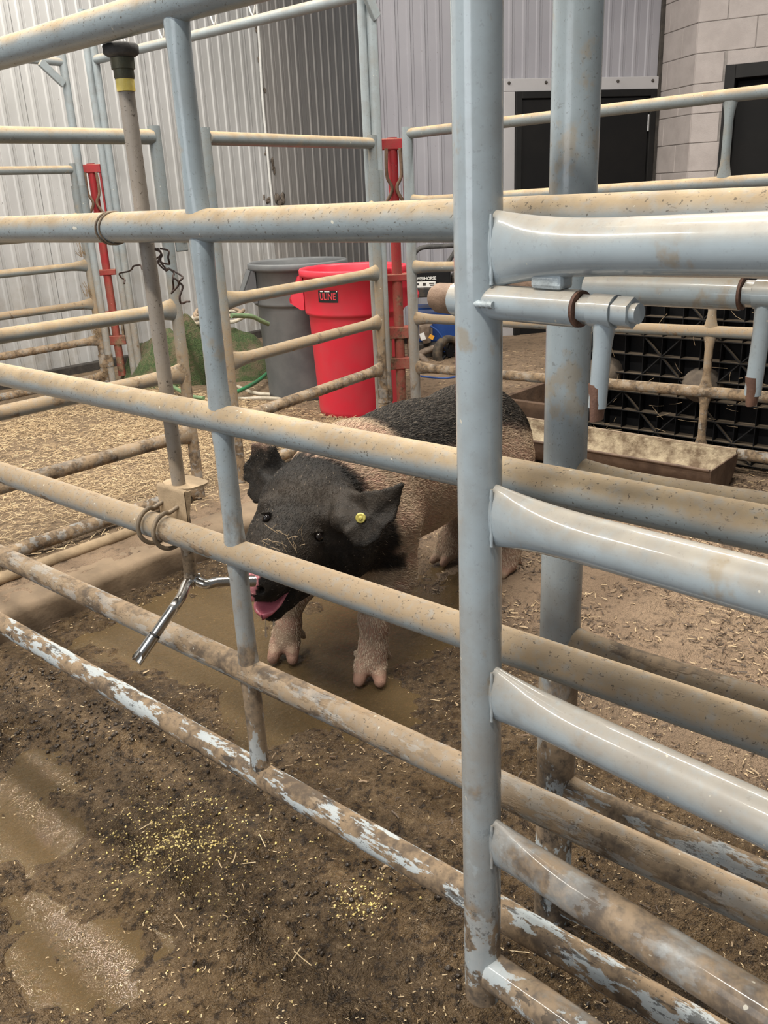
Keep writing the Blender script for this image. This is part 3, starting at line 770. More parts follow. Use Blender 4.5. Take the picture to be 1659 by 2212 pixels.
# ---- F: second gate right behind the fence
XF = 1.05
ff = thing('swing_gate', (XF, 0.59, 0), 'darker muddy pipe gate with a thick round post just behind the near fence', 'gate')
post('end_post', (XF, 0.59), -0.02, 1.75, 0.0305, 'post_enamel', ff, 26)
for z0, z1 in ((1.15, 1.15), (0.822, 0.846), (0.556, 0.572), (0.285, 0.30), (0.065, 0.07)):
    rail('rail', (XF, 0.566, z0), (XF, -0.6, z1 + 0.01), 0.0245, 'fence_enamel', ff, (True, False), 22, 1.45, 0.8, 0.13)
latch(ff, (XF - 0.005, 0.56), (0, -1), 1.090, 0.196, 0.0195, 'gate_enamel', True, 0.105)
MB().ring_tube([(XF, 0.69, 1.09), (XF, 0.60, 1.09)], 0.017, 18).build('bolt_head', 'rusty_steel', ff)

# ---- generic panel of pipes
PZS = (1.428, 1.14, 0.845, 0.608, 0.372, 0.145)
def panel(name, a, b, label, zs=PZS, r=0.0245, pr=0.0215, mat='panel_enamel', endposts=(True, True), fl=(True, True), zfoot=ZG, cat='gate', dz=0.0):
    a = np.array(a, float); b = np.array(b, float); d = (b - a) / np.linalg.norm(b - a)
    t = thing(name, ((a[0] + b[0]) / 2, (a[1] + b[1]) / 2, zfoot), label, cat)
    for i, z in enumerate(zs):
        p = np.array([*(a + d * pr * 0.6 * fl[0]), z]); q = np.array([*(b - d * pr * 0.6 * fl[1]), z + dz])
        top = i == 0
        rail('rail', p, q, r, mat, t, (fl[0] and not top, fl[1] and not top), 18, 1.7, 0.75, 0.15)
    if endposts[0]: post('end_post', a, zfoot - 0.01, zs[0] + 0.035, pr, mat, t)
    if endposts[1]: post('end_post', b, zfoot - 0.01, zs[0] + dz + 0.035, pr, mat, t)
    return t, a, b, d
YB = 2.72
xb1 = PY(370, 600, YB)[0] + 0.005
pB, _, _, _ = panel('stall_gate', (0.9, YB), (xb1, YB), 'six-rail grey pipe panel along the left edge, in front of the golden straw', endposts=(True, True))
pD0 = PY(480, 650, 2.735)[:2]; pD1 = PY(819, 650, 2.90)[:2]
pD, da, dbb, dd = panel('stall_gate', pD0, pD1, 'six-rail grey pipe gate panel standing in front of the red and grey bins')
# latch between the two panels
MB().box((xb1 + 0.05, YB - 0.01, 1.075), (0.05, 0.012, 0.06), None, 0.004).build('latch_plate', 'panel_enamel', pB)
MB().ring_tube([(xb1 + 0.06, YB - 0.02, 1.09), (xb1 + 0.06, YB + 0.03, 1.09)], 0.012, 14).build('latch_pin', 'wire_black', pB)
def collar(parent, c1, c2, z0, z1, r, mat='panel_enamel'):
    mb = MB(); mb.ring_tube([(c1[0], c1[1], z0), (c1[0], c1[1], z1)], r * 1.22, 20); mb.ring_tube([(c1[0], c1[1], z0 - .03), (c1[0], c1[1], z0 - .008)], r * 1.22, 20)
    mb.ring_tube([(c2[0], c2[1], z0), (c2[0], c2[1], z1)], r * 1.2, 20)
    mb.box(((c1[0] + c2[0]) / 2, (c1[1] + c2[1]) / 2, (z0 + z1) / 2), (0.03, 0.012, (z1 - z0)), Matrix.Rotation(math.atan2(c2[1] - c1[1], c2[0] - c1[0]), 3, 'Z'), 0.002)
    mb.build('hinge_collar', mat, parent)

# ---- tall frame: two pairs of posts joined by an overhead bar (left pair by the wall, right pair at the bin gate)
fr = thing('pipe_arch', (3.3, 4.0, ZR), 'tall pale grey pipe arch with twin posts and an overhead bar', 'pipe arch')
P1 = PY(786, 130, 2.93)[:2]; P2 = PY(806, 130, 2.90)[:2]
ZTOP = 2.30
post('post', P1, 0.10, ZTOP, 0.021, 'frame_enamel', fr); post('post', P2, 0.10, ZTOP, 0.024, 'frame_enamel', fr)
LP1 = PY(201, 200, 5.13)[:2]; LP2 = PY(218, 220, 5.12)[:2]
post('post', LP1, 0.10, 2.30, 0.020, 'frame_enamel', fr); post('post', LP2, 0.10, 2.30, 0.026, 'frame_enamel', fr)
oa = np.array([LP2[0], LP2[1] - 0.02, 2.035]); ob = np.array([P1[0] + 0.03, P1[1] + 0.02, 2.045])
rail('overhead_bar', oa, ob, 0.0255, 'frame_enamel', fr, (False, False))
bq = PY(797, 22, 2.885)
MB().box((bq[0] - 0.03, bq[1] - 0.01, bq[2] + 0.07), (0.05, 0.02, 0.24), Matrix.Rotation(math.radians(-35), 3, 'Y'), 0.003).build('brace', 'frame_enamel', fr)
collar(pD, dbb, P2, 1.16, 1.31, 0.0225); collar(pD, dbb, P2, 0.20, 0.27, 0.0225)
# wire mesh ends hooked on the overhead bar
for k, t in enumerate((0.045, 0.155, 0.31, 0.37, 0.52, 0.66)):
    c = oa + (ob - oa) * t + np.array([0, 0, 0.024]); dv = (ob - oa) / np.linalg.norm(ob - oa)
    w = MB().ring_tube([c - dv * 0.07 + np.array([0, 0, .16]), c - dv * 0.012 + np.array([0, 0, .015]), c, c + dv * 0.012 + np.array([0, 0, .015]), c + dv * 0.07 + np.array([0, 0, .16])], 0.0042, 8).build('wire_hook', 'chain_wire', fr)

# ---- E: far-left gate with its own tall post
YE = 5.12
xe = PY(160, 380, YE)[0]
pE, ea, eb, _ = panel('stall_gate', (0.6, YE), (xe, YE), 'far six-rail grey pipe gate in front of the white ribbed wall', zs=(1.422, 1.14, 0.862, 0.626, 0.396, 0.16), r=0.0235)
pe2 = PY(166, 330, YE - 0.02)[:2]
ef = thing('pipe_arch', (pe2[0], pe2[1], ZR), 'tall grey pipe post with a diagonal brace and stub bar by the far-left gate', 'pipe arch')
post('post', pe2, 0.10, 2.05, 0.0235, 'frame_enamel', ef)
rail('overhead_bar', (pe2[0], pe2[1], 2.005), (0.7, pe2[1], 2.02), 0.022, 'frame_enamel', ef, (False, False))
q0 = PY(87, 133, pe2[1] - 0.03); q1 = PY(137, 182, pe2[1] - 0.02)
MB().box((q0 + q1) / 2, (np.linalg.norm(q1 - q0), 0.02, 0.045), Matrix.Rotation(-math.atan2(q1[2] - q0[2], q1[0] - q0[0]), 3, 'Y'), 0.003).build('brace', 'frame_enamel', ef)
collar(pE, eb, pe2, 1.16, 1.33, 0.0225); collar(pE, eb, pe2, 0.22, 0.30, 0.0225)
# straw tufts caught on the rail ends
mb = MB()
for (x, y) in ((178, 552), (192, 640), (208, 725), (233, 812)):
    p = PY(x, y, YE - 0.03)
    for k in range(16):
        r = random.random; a = p + np.array([(r() - .5) * .05, 0, (r() - .5) * .02]); b = a + np.array([(r() - .7) * .06, (r() - .5) * .03, .02 + .07 * r()])
        mb.ring_tube([a, b], 0.0016, 3, False)
o = mb.build('straw_tuft', 'dusty_bracket', pE); o['kind'] = 'stuff'

# ---- C: far fence running right from the corner
XC = 3.50
kz = lambda z: CAMZ + (z - CAMZ) * XC / 3.44
zc = [(1.466, 1.490), (1.163, 1.196), (0.859, 0.91), (0.609, 0.647), (0.360, 0.406), (0.12, 0.165)]
fc = thing('pipe_fence', (XC, 1.5, ZR), 'far six-rail pipe fence in front of the black ribbed panels and dark doors', 'fence')
yc0 = 2.82 * XC / 3.44; yc1 = 1.04 * XC / 3.44
for za, zb in zc:
    za, zb = kz(za), kz(zb); top = za > 1.4
    sl = (zb - za) / (yc1 - yc0)
    rail('rail', (XC, yc0 - 0.013, za), (XC, -0.3, za + sl * (-0.3 - yc0)), 0.0235, 'panel_enamel', fc, (not top, False), 18, 1.6, 0.8, 0.14)
post('end_post', (XC, yc0), ZR - 0.02, kz(1.466) + 0.03, 0.0265, 'frame_enamel', fc)
yv = 1.305 * XC / 3.44
for i in range(5):
    t = (yv - yc0) / (yc1 - yc0)
    za = kz(zc[i][0]) + (kz(zc[i][1]) - kz(zc[i][0])) * t - 0.018; zb = kz(zc[i + 1][0]) + (kz(zc[i + 1][1]) - kz(zc[i + 1][0])) * t + 0.018
    n = 12; pts = [(XC, yv, za + (zb - za) * k / n) for k in range(n + 1)]
    MB().ring_tube(pts, 0.0165, 14, True, up=(1, 0, 0), oval=[(1, 1 + 0.75 * max(0, 1 - min(k, n - k) / 3.0) ** 1.6) for k in range(n + 1)]).build('stay', 'panel_enamel', fc)

# ---- red drop-rod latch posts
def red_latch(name, x, y, label, s=1.0, z0=0.12, z1=1.46):
    t = thing(name, (x, y, ZR), label, 'latch post', None)
    n = 10; MB().ring_tube([(x, y, z0 + (z1 - z0) * k / n) for k in range(n + 1)], 0.026 * s, 18).build('tube', 'red_enamel', t)
    d = np.array([0.72, -0.69, 0]); rot = Matrix.Rotation(math.atan2(d[1], d[0]), 3, 'Z')
    for zz, hh in ((z1 - 0.03, 0.05), (z1 - 0.33, 0.075), (0.80, 0.035), (0.52, 0.06), (0.36, 0.06)):
        MB().box((x, y, zz), (0.125 * s, 0.062 * s, hh), rot, 0.004).build('clamp', 'red_enamel', t)
    mb = MB(); f = np.array([-0.69, -0.72, 0]) * 0.038 * s
    for sg in (-1, 1):
        c = np.array([x, y, 0]) + f
        mb.ring_tube(smooth_path([c + d * sg * 0.034 + np.array([0, 0, z1 - .05]), c + d * sg * 0.036 + np.array([0, 0, z1 - .17]), c + d * sg * 0.014 + np.array([0, 0, z1 - .22]), c + d * sg * 0.016 + np.array([0, 0, z1 - .25]), c + d * sg * 0.045 + np.array([0, 0, z1 - .30])], 5), 0.0085, 10)
    mb.build('bent_handle', 'rusty_steel', t)
    MB().box((x + d[0] * 0.055, y + d[1] * 0.055, 1.28), (0.012, 0.05, 0.34), rot, 0.002).build('side_strap', 'red_enamel', t)
    for sg in (-1, 1): MB().box((x + d[0] * 0.05 * sg, y + d[1] * 0.05 * sg, 0.44), (0.014, 0.05, 0.12), rot, 0.002).build('guide_plate', 'panel_enamel', t)
    return t
pr_ = PX(851, 420, 3.50); red_latch('latch_post', pr_[0], pr_[1], 'dusty red latch post between the bins and the far fence', 1.0)
pr2 = PY(207, 430, 5.22); red_latch('latch_post', pr2[0], pr2[1], 'bright red latch post against the ribbed wall at left', 1.0)

# ================================================================== DRINKER
wd = thing('pig_drinker', (0.888, 1.305, 0.5), 'galvanised water pipe drinker clamped behind the fence with two steel nipples', 'drinker')
WX, WY = 0.890, 1.305
zy = lambda y: PX(270, y, WX)[2]
post('pipe', (WX, WY), 0.525, 1.385, 0.0128, 'galvanised_pipe', wd, 18)
MB().ring_tube([(WX, WY, zy(198)), (WX, WY, zy(171))], 0.0145, 20).build('tape', 'yellow_tape', wd)
MB().lathe([(.0150, 0), (.0160, .003), (.0158, zy(148) - zy(171))], (WX, WY, zy(171)), 20).build('lower_union', 'aged_brass', wd)
MB().ring_tube([(WX, WY, zy(149)), (WX, WY, zy(124))], 0.0188, 8).build('union_nut', 'aged_brass', wd)
hz = zy(92) - zy(125)
MB().lathe([(0.013, 0), (.0225, hz * .15), (.0275, hz * .32), (.0280, hz * .85), (.025, hz), (0.0, hz)], (WX, WY, zy(125)), 28).build('hose_end', 'black_rubber', wd)
# angle bracket: top plate with rounded corners, front plate, side gussets
mb = MB(); zb = 0.722; th = 0.004
def rrect(cx_, cy_, sx, sy, r, z, n=5):
    P = []
    for (qx, qy, a0) in ((sx / 2 - r, sy / 2 - r, 0), (-sx / 2 + r, sy / 2 - r, 90), (-sx / 2 + r, -sy / 2 + r, 180), (sx / 2 - r, -sy / 2 + r, 270)):
        for k in range(n + 1):
            a = math.radians(a0 + 90 * k / n); P.append((cx_ + qx + r * math.cos(a), cy_ + qy + r * math.sin(a), z))
    return P
mb.prism(rrect(0.905, WY, 0.062, 0.085, 0.022, zb), (0, 0, th))
Vp = [];  # bent lip and front plate
prof = [(0.874, zb + th), (0.8705, zb + th - 0.003), (0.8695, zb - 0.004), (0.8695, zb - 0.062)]
for (x, z) in prof:
    Vp.append((x, WY - 0.042, z)); Vp.append((x, WY + 0.042, z))
mb.add(Vp, [(2 * i, 2 * i + 1, 2 * i + 3, 2 * i + 2) for i in range(3)], True)
Vp2 = [(x + 0.004, y, z - (0.003 if i < 2 else 0)) for i, (x, y, z) in enumerate(Vp)]
mb.add(Vp2, [(2 * i, 2 * i + 2, 2 * i + 3, 2 * i + 1) for i in range(3)], True)
mb.prism([(0.872, WY - 0.042, zb), (0.886, WY - 0.042, zb), (0.880, WY - 0.042, zb - 0.03), (0.872, WY - 0.042, zb - 0.06)], (0, 0.003, 0))
mb.build('bracket', 'dusty_bracket', wd)
mb = MB(); mb.prism([(0.8745, WY - 0.036, 0.655), (0.8745, WY + 0.036, 0.655), (0.8745, WY + 0.036, 0.672), (0.8745, WY - 0.036, 0.672)], (0.006, 0, 0)); mb.build('clamp_plate', 'dirty_bolt', wd)
ZR4 = 0.652
for dy in (0.026, -0.022):
    c = np.array([XA - 0.002, WY + dy + 0.01, ZR4])
    pts = [(0.885, WY + dy, ZR4 + 0.046)]
    for k in range(15):
        a = math.radians(70 + 230 * k / 14); pts.append(c + np.array([0.033 * math.cos(a), -0.006 * (k / 14) * 2, 0.033 * math.sin(a)]))
    pts.append((0.888, WY + dy - 0.012, ZR4 - 0.036))
    MB().ring_tube(smooth_path(pts, 3), 0.0042, 10).build('u_bolt', 'dirty_bolt', wd)
    MB().ring_tube([(0.876, WY + dy, ZR4 + 0.046), (0.897, WY + dy, ZR4 + 0.046)], 0.008, 6).build('nut', 'dirty_bolt', wd)
MB().ring_tube([(0.89, WY - 0.03, ZR4 - 0.035), (0.905, WY - 0.075, ZR4 - 0.032)], 0.006, 8).build('bolt_end', 'stainless', wd)
# manifold arms
J = np.array([WX, WY - 0.004, 0.532])
b1 = PX(380, 1306, 0.815); e1 = PX(292, 1432, 0.735)
arm = smooth_path([J + np.array([0.012, -0.01, 0.002]), J + np.array([-0.012, 0.0, -0.002]), b1 + (J - b1) * .32, b1, b1 + (e1 - b1) * .25, e1], 6)
MB().ring_tube(arm[:-4], 0.0098, 16).build('arm', 'stainless', wd)
e0 = arm[-5]; dn = (e1 - e0) / np.linalg.norm(e1 - e0)
MB().ring_tube([e0 + dn * .001, e0 + dn * .004], 0.0092, 16).build('seal', 'black_rubber', wd)
# nipple sleeve with an open notch at its end
mb = MB(); u = np.cross(dn, (0, 0, 1.0)); u /= np.linalg.norm(u); v = np.cross(u, dn); seg = 24; L = np.linalg.norm(e1 - e0)
V = []; F = []
for i in range(9):
    for k in range(seg):
        a = 2 * math.pi * k / seg; t = 0.004 + (L - 0.004) * i / 8
        cut = max(0, math.cos(a - 2.3)) * 0.026 * (i / 8)
        V.append(e0 + dn * (t - cut) + 0.0112 * (math.cos(a) * u + math.sin(a) * v))
for i in range(8):
    for k in range(seg): F.append((i * seg + k, i * seg + (k + 1) % seg, (i + 1) * seg + (k + 1) % seg, (i + 1) * seg + k))
mb.add(V, F); mb.build('nipple_sleeve', 'stainless', wd)
MB().ring_tube([e0, e0 + dn * (L - 0.03)], 0.0065, 12).build('nipple_pin', 'wire_black', wd)
r1_ = PX(446, 1262, 0.90); r2_ = PX(470, 1257, 0.925); r3_ = PX(520, 1256, 0.97)
MB().ring_tube(smooth_path([J + np.array([0.004, -0.006, -.002]), r1_, r2_, r3_], 6), 0.0098, 16).build('arm', 'stainless', wd)
MB().ring_tube([r3_, r3_ + (r3_ - r2_) * 0.6], 0.0112, 16).build('nipple_sleeve', 'stainless', wd)
MB().ring_tube([(WX, WY, 0.546), (WX, WY, 0.522)], [0.0135, 0.015], 16).build('elbow', 'galvanised_pipe', wd)

# ================================================================== BINS
def bin_(name, c, H, R, mat, label, ang, sticker=False):
    t = thing(name, c, label, 'bin')
    rb = R * 0.84
    prof = [(0.0, 0.012), (rb * 0.93, 0.012), (rb * 0.95, 0.0), (rb * 0.99, 0.004), (rb, 0.03), (R * 0.92, H * 0.69), (R * 0.93, H * 0.70), (R * 0.985, H * 0.705), (R * 0.99, H * 0.72), (R * 0.985, H * 0.95),
            (R * 1.055, H * 0.955), (R * 1.065, H * 0.965), (R * 1.065, H * 0.992), (R * 1.05, H), (R * 1.0, H), (R * 0.985, H * 0.985), (R * 0.955, H * 0.94), (R * 0.90, H * 0.69), (rb * 0.95, 0.04), (0, 0.035)]
    MB().lathe(prof, c, 64).build('body', mat, t)
    for a in (ang, ang + math.pi):
        d = np.array([math.cos(a), math.sin(a), 0]); w = np.array([-d[1], d[0], 0]); cc = np.array(c)
        P = [cc + d * R * 0.96 + np.array([0, 0, H * .955]), cc + d * R * 1.06 + np.array([0, 0, H * .955]), cc + d * R * 1.26 + np.array([0, 0, H * .80]), cc + d * R * 1.25 + np.array([0, 0, H * .775]), cc + d * R * 1.03 + np.array([0, 0, H * .725]), cc + d * R * 0.96 + np.array([0, 0, H * .725])]
        mb = MB()
        for sgn in (-1, 1): mb.prism([p + w * (sgn * 0.075 - 0.007) for p in P], w * 0.014)
        q = [P[1], P[2], P[3]]
        mb.prism([P[1] - w * .082, P[2] - w * .082, P[2] + w * .082, P[1] + w * .082], -d * 0.006)
        mb.prism([P[2] - w * .082, P[3] - w * .082, P[3] + w * .082, P[2] + w * .082], -d * 0.012)
        mb.build('handle', mat, t)
    return t
cr = PZ(786, 917, ZR); cr = cr + np.array([0.70, 0.71, 0]) * 0.33; cr[2] = ZR + 0.004
RB, HB = 0.275, 0.79
view = np.array([cr[0], cr[1]]); view /= np.linalg.norm(view); side = np.array([view[1], -view[0]])
rbin = bin_('trash_bin', tuple(cr), HB, RB, 'red_plastic', 'bright red round plastic bin with a black lettered label', math.atan2(side[1], side[0]) - 0.25)
# curved label on the near upper band
def band_pt(c, R, th, z): return np.array([c[0] + R * math.cos(th), c[1] + R * math.sin(th), z])
def tgt_theta(px, py):   # angle on the bin where this pixel hits its upper band
    r = ray(px, py); r2 = r[:2]; o = -np.array(cr[:2]); Rr = RB * 0.99
    A = r2 @ r2; B = 2 * r2 @ o; Cc = o @ o - Rr * Rr; tt = (-B - math.sqrt(B * B - 4 * A * Cc)) / (2 * A); p = CC + tt * r
    return math.atan2(p[1] - cr[1], p[0] - cr[0]), p[2]
ta, zA = tgt_theta(688, 640); tb_, zB = tgt_theta(730, 641)
tb_ = tb_ + (2 * math.pi if tb_ < ta - math.pi else 0) - (2 * math.pi if tb_ > ta + math.pi else 0)
zmid = (zA + zB) / 2; hb = 0.031
V = []; F = []; n = 14
for k in range(n + 1):
    th_ = ta + (tb_ - ta) * k / n
    V.append(band_pt(cr, RB * 0.993, th_, zmid - hb)); V.append(band_pt(cr, RB * 0.993, th_, zmid + hb))
for k in range(n): F.append((2 * k, 2 * k + 2, 2 * k + 3, 2 * k + 1))
MB().add(V, F, True).build('label_plate', 'decal_black', rbin)
tx = text_mesh('lettering', 'ULINE', 0.058, 'decal_red', rbin, (0, 0, 0), (1, 0, 0), (0, 1, 0), 0.0004, 0.0007)
xs_ = np.array([v.co[:] for v in tx.data.vertices]) + np.array(parent_origin(rbin)); ctr = (xs_.max(0) + xs_.min(0)) / 2; ext = xs_.max(0) - xs_.min(0)
wlab = abs(tb_ - ta) * RB * 0.80
for v, p in zip(tx.data.vertices, xs_):
    uu = (p[0] - ctr[0]) / ext[0] * wlab; vv = (p[1] - ctr[1]) / ext[1] * 0.036; ww = p[2] - ctr[2]
    th_ = (ta + tb_) / 2 + (uu / RB) * (1 if tb_ > ta else -1)
    q = band_pt(cr, RB * 0.997 + ww, th_, zmid + vv) - np.array(parent_origin(rbin)); v.co = q
tx.data.update()
mb = MB()
for (u0, u1) in ((0.12, 0.28), (0.36, 0.62), (0.93, 0.98)):
    n = 6; V = []
    for k in range(n + 1):
        th_ = ta + (tb_ - ta) * (u0 + (u1 - u0) * k / n); V += [band_pt(cr, RB * 0.9955, th_, zmid + hb - 0.008), band_pt(cr, RB * 0.9955, th_, zmid + hb - 0.002)]
    mb.add(V, [(2 * k, 2 * k + 2, 2 * k + 3, 2 * k + 1) for k in range(n)])
mb.build('worn_edge', 'decal_white', rbin)['kind'] = 'stuff'
cg = PZ(672, 884, ZR) + np.array([0.66, 0.75, 0]) * 0.42; cg[2] = ZR + 0.004
bin_('trash_bin', tuple(cg), 0.80, 0.278, 'grey_plastic', 'dark grey round plastic bin standing behind the red one', math.atan2(side[1], side[0]) + 0.25)

# ================================================================== TURF AND HOSES
def blob_mesh(name, c, rx, ry, h, seed, mat, flat=0.0, nx=44, ny=30, rotz=0.0):
    """draped heap: height field over an oval, folded"""
    V = []; F = []
    for i in range(nx + 1):
        for j in range(ny + 1):
            a = 2 * math.pi * i / nx; q = j / ny
            x = math.cos(a) * q; y = math.sin(a) * q
            fold = fbm(np.array(x * 2.6 + seed), np.array(y * 2.6 + seed * 2), 4, seed) - 0.45
            z = h * (1 - q ** 3.2) * (0.85 + 0.9 * fold) if q < 1 else 0
            rr_ = 1 + 0.12 * math.sin(3 * a + seed) + 0.25 * fold * q
            X = x * rx * rr_; Y = y * ry * rr_
            V.append((c[0] + X * math.cos(rotz) - Y * math.sin(rotz), c[1] + X * math.sin(rotz) + Y * math.cos(rotz), c[2] + max(z, 0)))
    for i in range(nx):
        for j in range(ny): F.append((i * (ny + 1) + j, i * (ny + 1) + j + 1, (i + 1) * (ny + 1) + j + 1, (i + 1) * (ny + 1) + j))
    return MB().add(V, F).build(name, mat)
ct = PZ(470, 842, ZR) + np.array([0.30, 0.30, 0]); ct[2] = ZR - 0.01
ca = ct + np.array([-0.08, 0.12, 0])
t_a = blob_mesh('turf_roll', ca, 0.55, 0.34, 0.38, 3, 'turf_green', rotz=-0.75); tag(t_a, 'crumpled heap of green artificial turf lying beside the grey bin', 'turf')
# upright folded edge of the turf at its left
q = PZ(402, 850, ZR) + np.array([0.10, 0.12, 0]); V = []; F = []
n, m = 10, 14
for i in range(n + 1):
    for j in range(m + 1):
        u = i / n; w = j / m
        x = q[0] + 0.02 + 0.14 * u * 0.72 + 0.03 * math.sin(w * 5 + u * 3); y = q[1] - 0.14 * u * 0.69 + 0.03 * math.cos(w * 4); z = ZR + w * (0.46 - 0.10 * u + 0.05 * math.sin(u * 6))
        V.append((x, y, z))
for i in range(n):
    for j in range(m): F.append((i * (m + 1) + j, (i + 1) * (m + 1) + j, (i + 1) * (m + 1) + j + 1, i * (m + 1) + j + 1))
V2 = [(x + 0.012, y + 0.012, z) for (x, y, z) in V]
mb = MB().add(V, F); mb.add(V2, [f[::-1] for f in F]); 
t_b = mb.build('turf_sheet', 'turf_green'); tag(t_b, 'upright folded sheet of green artificial turf left of the heap', 'turf')
YH = ca[1] - 0.2
def hose(name, pts, r, mat, label, zoff=0.0):
    o = MB().ring_tube(smooth_path(pts, 8), r, 10).build(name, mat); tag(o, label, 'hose'); return o
def loop(c, rx, ry, rz, turns, dz, ph=0.0, n=14):
    return [np.array([c[0] + rx * math.cos(ph + 2 * math.pi * k / n) * (1 - 0.06 * k / n), c[1] + ry * math.sin(ph + 2 * math.pi * k / n) * (1 - 0.05 * k / n), c[2] + dz * k / n + 0.012 * math.sin(k * 1.9)]) for k in range(int(turns * n) + 1)]
ctop = np.array([ca[0] + 0.12, ca[1] - 0.1, ZR + 0.39])
hose('garden_hose', loop(ctop, 0.20, 0.20, 0, 1.6, 0.02, 0.4), 0.0125, 'hose_white', 'cream hose coiled on top of the green turf heap')
hose('garden_hose', loop(ctop + np.array([0.02, 0.03, 0.03]), 0.17, 0.17, 0, 1.3, 0.02, 2.0), 0.0125, 'hose_tan', 'tan hose looped over the cream coil on the turf')
hg = [PY(x, y, 3.62) for (x, y) in ((500, 682), (520, 682), (545, 684), (562, 692), (580, 700))]
hose('garden_hose', hg, 0.0125, 'hose_pale_green', 'pale green hose with a dark end lying across the turf top')
gz = lambda l, dz=0.014: [PZ(x, y, ZR + dz) for (x, y) in l]
hose('garden_hose', gz([(470, 868), (500, 852), (530, 838), (558, 822), (585, 800)], 0.06), 0.0125, 'hose_green', 'bright green hose curving along the floor to the grey bin')
hose('garden_hose', gz([(478, 800), (486, 812), (500, 830), (520, 838), (545, 848), (580, 852), (640, 850)]), 0.0125, 'hose_white', 'white hose curving along the floor under the turf')
hose('garden_hose', gz([(484, 850), (500, 858), (525, 862), (560, 860), (610, 862)]), 0.0125, 'hose_white', 'white hose lying flat on the straw nearest the fence')
hose('garden_hose', gz([(360, 818), (372, 834), (392, 846), (412, 856), (440, 860)], 0.05), 0.0125, 'hose_pale_green', 'pale green hose loop at the left foot of the turf')

# ================================================================== CART (pressure washer)
cx0 = PZ(948, 792, ZR); base = np.array([cx0[0] + 0.25, cx0[1] + 0.22, ZR])
vw = np.array([base[0], base[1], 0]); vw /= np.linalg.norm(vw); rt = np.array([vw[1], -vw[0], 0]); upv = np.array([0, 0, 1.0])
Dm = np.hypot(base[0], base[1])
rotm = Matrix(((rt[0], vw[0], 0), (rt[1], vw[1], 0), (0, 0, 1)))
mc = thing('pressure_washer', tuple(base), 'blue wheeled pressure washer cart with battery and black handle behind the far fence', 'machine')
def on_cart(px, py, depth=0.0):
    """point on the upright plane through the cart, depth metres behind its centre"""
    P0 = (base + vw * depth)[:2]; r = ray(px, py); t = (P0 @ vw[:2]) / (r[:2] @ vw[:2]); return CC + r * t
def cbox(name, x0, y0, x1, y1, depth, th, mat, bev=0.01):
    a = on_cart(x0, y0, depth); b = on_cart(x1, y1, depth); c = (a + b) / 2 + vw * th / 2
    return MB().box(c, (abs((b - a) @ rt), th, abs(b[2] - a[2])), rotm, bev).build(name, mat, mc)
cbox('tank', 880, 668, 1010, 742, 0.05, 0.3, 'blue_steel', 0.03)
cbox('chassis', 890, 742, 1010, 775, 0.0, 0.34, 'dark_engine', 0.015)
bat = cbox('battery', 893, 588, 974, 622, -0.02, 0.2, 'black_plastic', 0.008)
cbox('battery_tray', 890, 622, 985, 640, -0.03, 0.24, 'dark_engine', 0.006)
a_ = on_cart(920, 614, -0.022); b_ = on_cart(940, 621, -0.022)
cbox('battery_label', 897, 609, 941, 620, -0.024, 0.003, 'decal_white', 0.0)
tl = on_cart(915, 602, -0.0235)
text_mesh('lettering', 'POWERHORSE', 0.030, 'decal_white', mc, tl, rt, (0, 0, 1), 0.0005, 0.0006, 0.9)
for (x0_, x1_, y0_, y1_) in ((900, 905, 612, 616), (913, 920, 611, 617), (927, 938, 611, 613), (929, 938, 615, 617)):
    cbox('label_mark', x0_, y0_, x1_, y1_, -0.0255, 0.003, 'dark_engine', 0.0)
cbox('engine', 975, 595, 1030, 660, 0.02, 0.25, 'dark_engine', 0.02)
MB().ring_tube(smooth_path([on_cart(890, 640, 0.1), on_cart(891, 575, 0.1), on_cart(896, 548, 0.1), on_cart(912, 535, 0.1), on_cart(950, 532, 0.1), on_cart(985, 532, 0.1), on_cart(979, 550, 0.1), on_cart(965, 573, 0.1), on_cart(963, 600, 0.1), on_cart(963, 650, 0.1)], 6), 0.016, 12).build('handle', 'black_rubber', mc)
for (px, dp) in ((968, -0.08), (968, 0.36)):
    w0 = on_cart(px, 762, dp); ax = rt * 0.55 + vw * 0.83; ax /= np.linalg.norm(ax)
    ax2 = vw
    Rw = 0.125
    mb = MB(); u = rt * 0.92 - vw * 0.0; 
    n = 32; V = []; F = []
    axw = vw * 0.80 - rt * 0.60; e1w = rt * 0.80 + vw * 0.60
    prof = [(Rw * .62, -.028), (Rw * .88, -.034), (Rw * .98, -.026), (Rw, -.010), (Rw, .010), (Rw * .98, .026), (Rw * .88, .034), (Rw * .62, .028)]
    for (r_, h_) in prof:
        for k in range(n):
            a = 2 * math.pi * k / n; V.append(w0 + (e1w * math.cos(a) + upv * math.sin(a)) * r_ + axw * h_)
    for i in range(len(prof)):
        i2 = (i + 1) % len(prof)
        for k in range(n): F.append((i * n + k, i * n + (k + 1) % n, i2 * n + (k + 1) % n, i2 * n + k))
    mb.add(V, F); wh = mb.build('wheel', 'tyre', mc)
    mb = MB(); mb.ring_tube([w0 - axw * .02, w0 + axw * .02], 0.03, 16)
    for k in range(5):
        a = 2 * math.pi * k / 5; dd_ = e1w * math.cos(a) + upv * math.sin(a); mb.ring_tube([w0 + dd_ * .02, w0 + dd_ * Rw * .66], 0.011, 8)
    mb.build('wheel_hub', 'black_plastic', mc)
MB().ring_tube([on_cart(905, 765, -0.1), on_cart(925, 785, -0.14), on_cart(925, 800, -0.14)], [0.02, 0.026, 0.03], 12).build('pump_elbow', 'oily_cast', mc)
MB().ring_tube(smooth_path([on_cart(900, 770, -0.08), on_cart(920, 758, -0.08), on_cart(945, 750, -0.05)], 5), 0.024, 12).build('exhaust', 'oily_cast', mc)
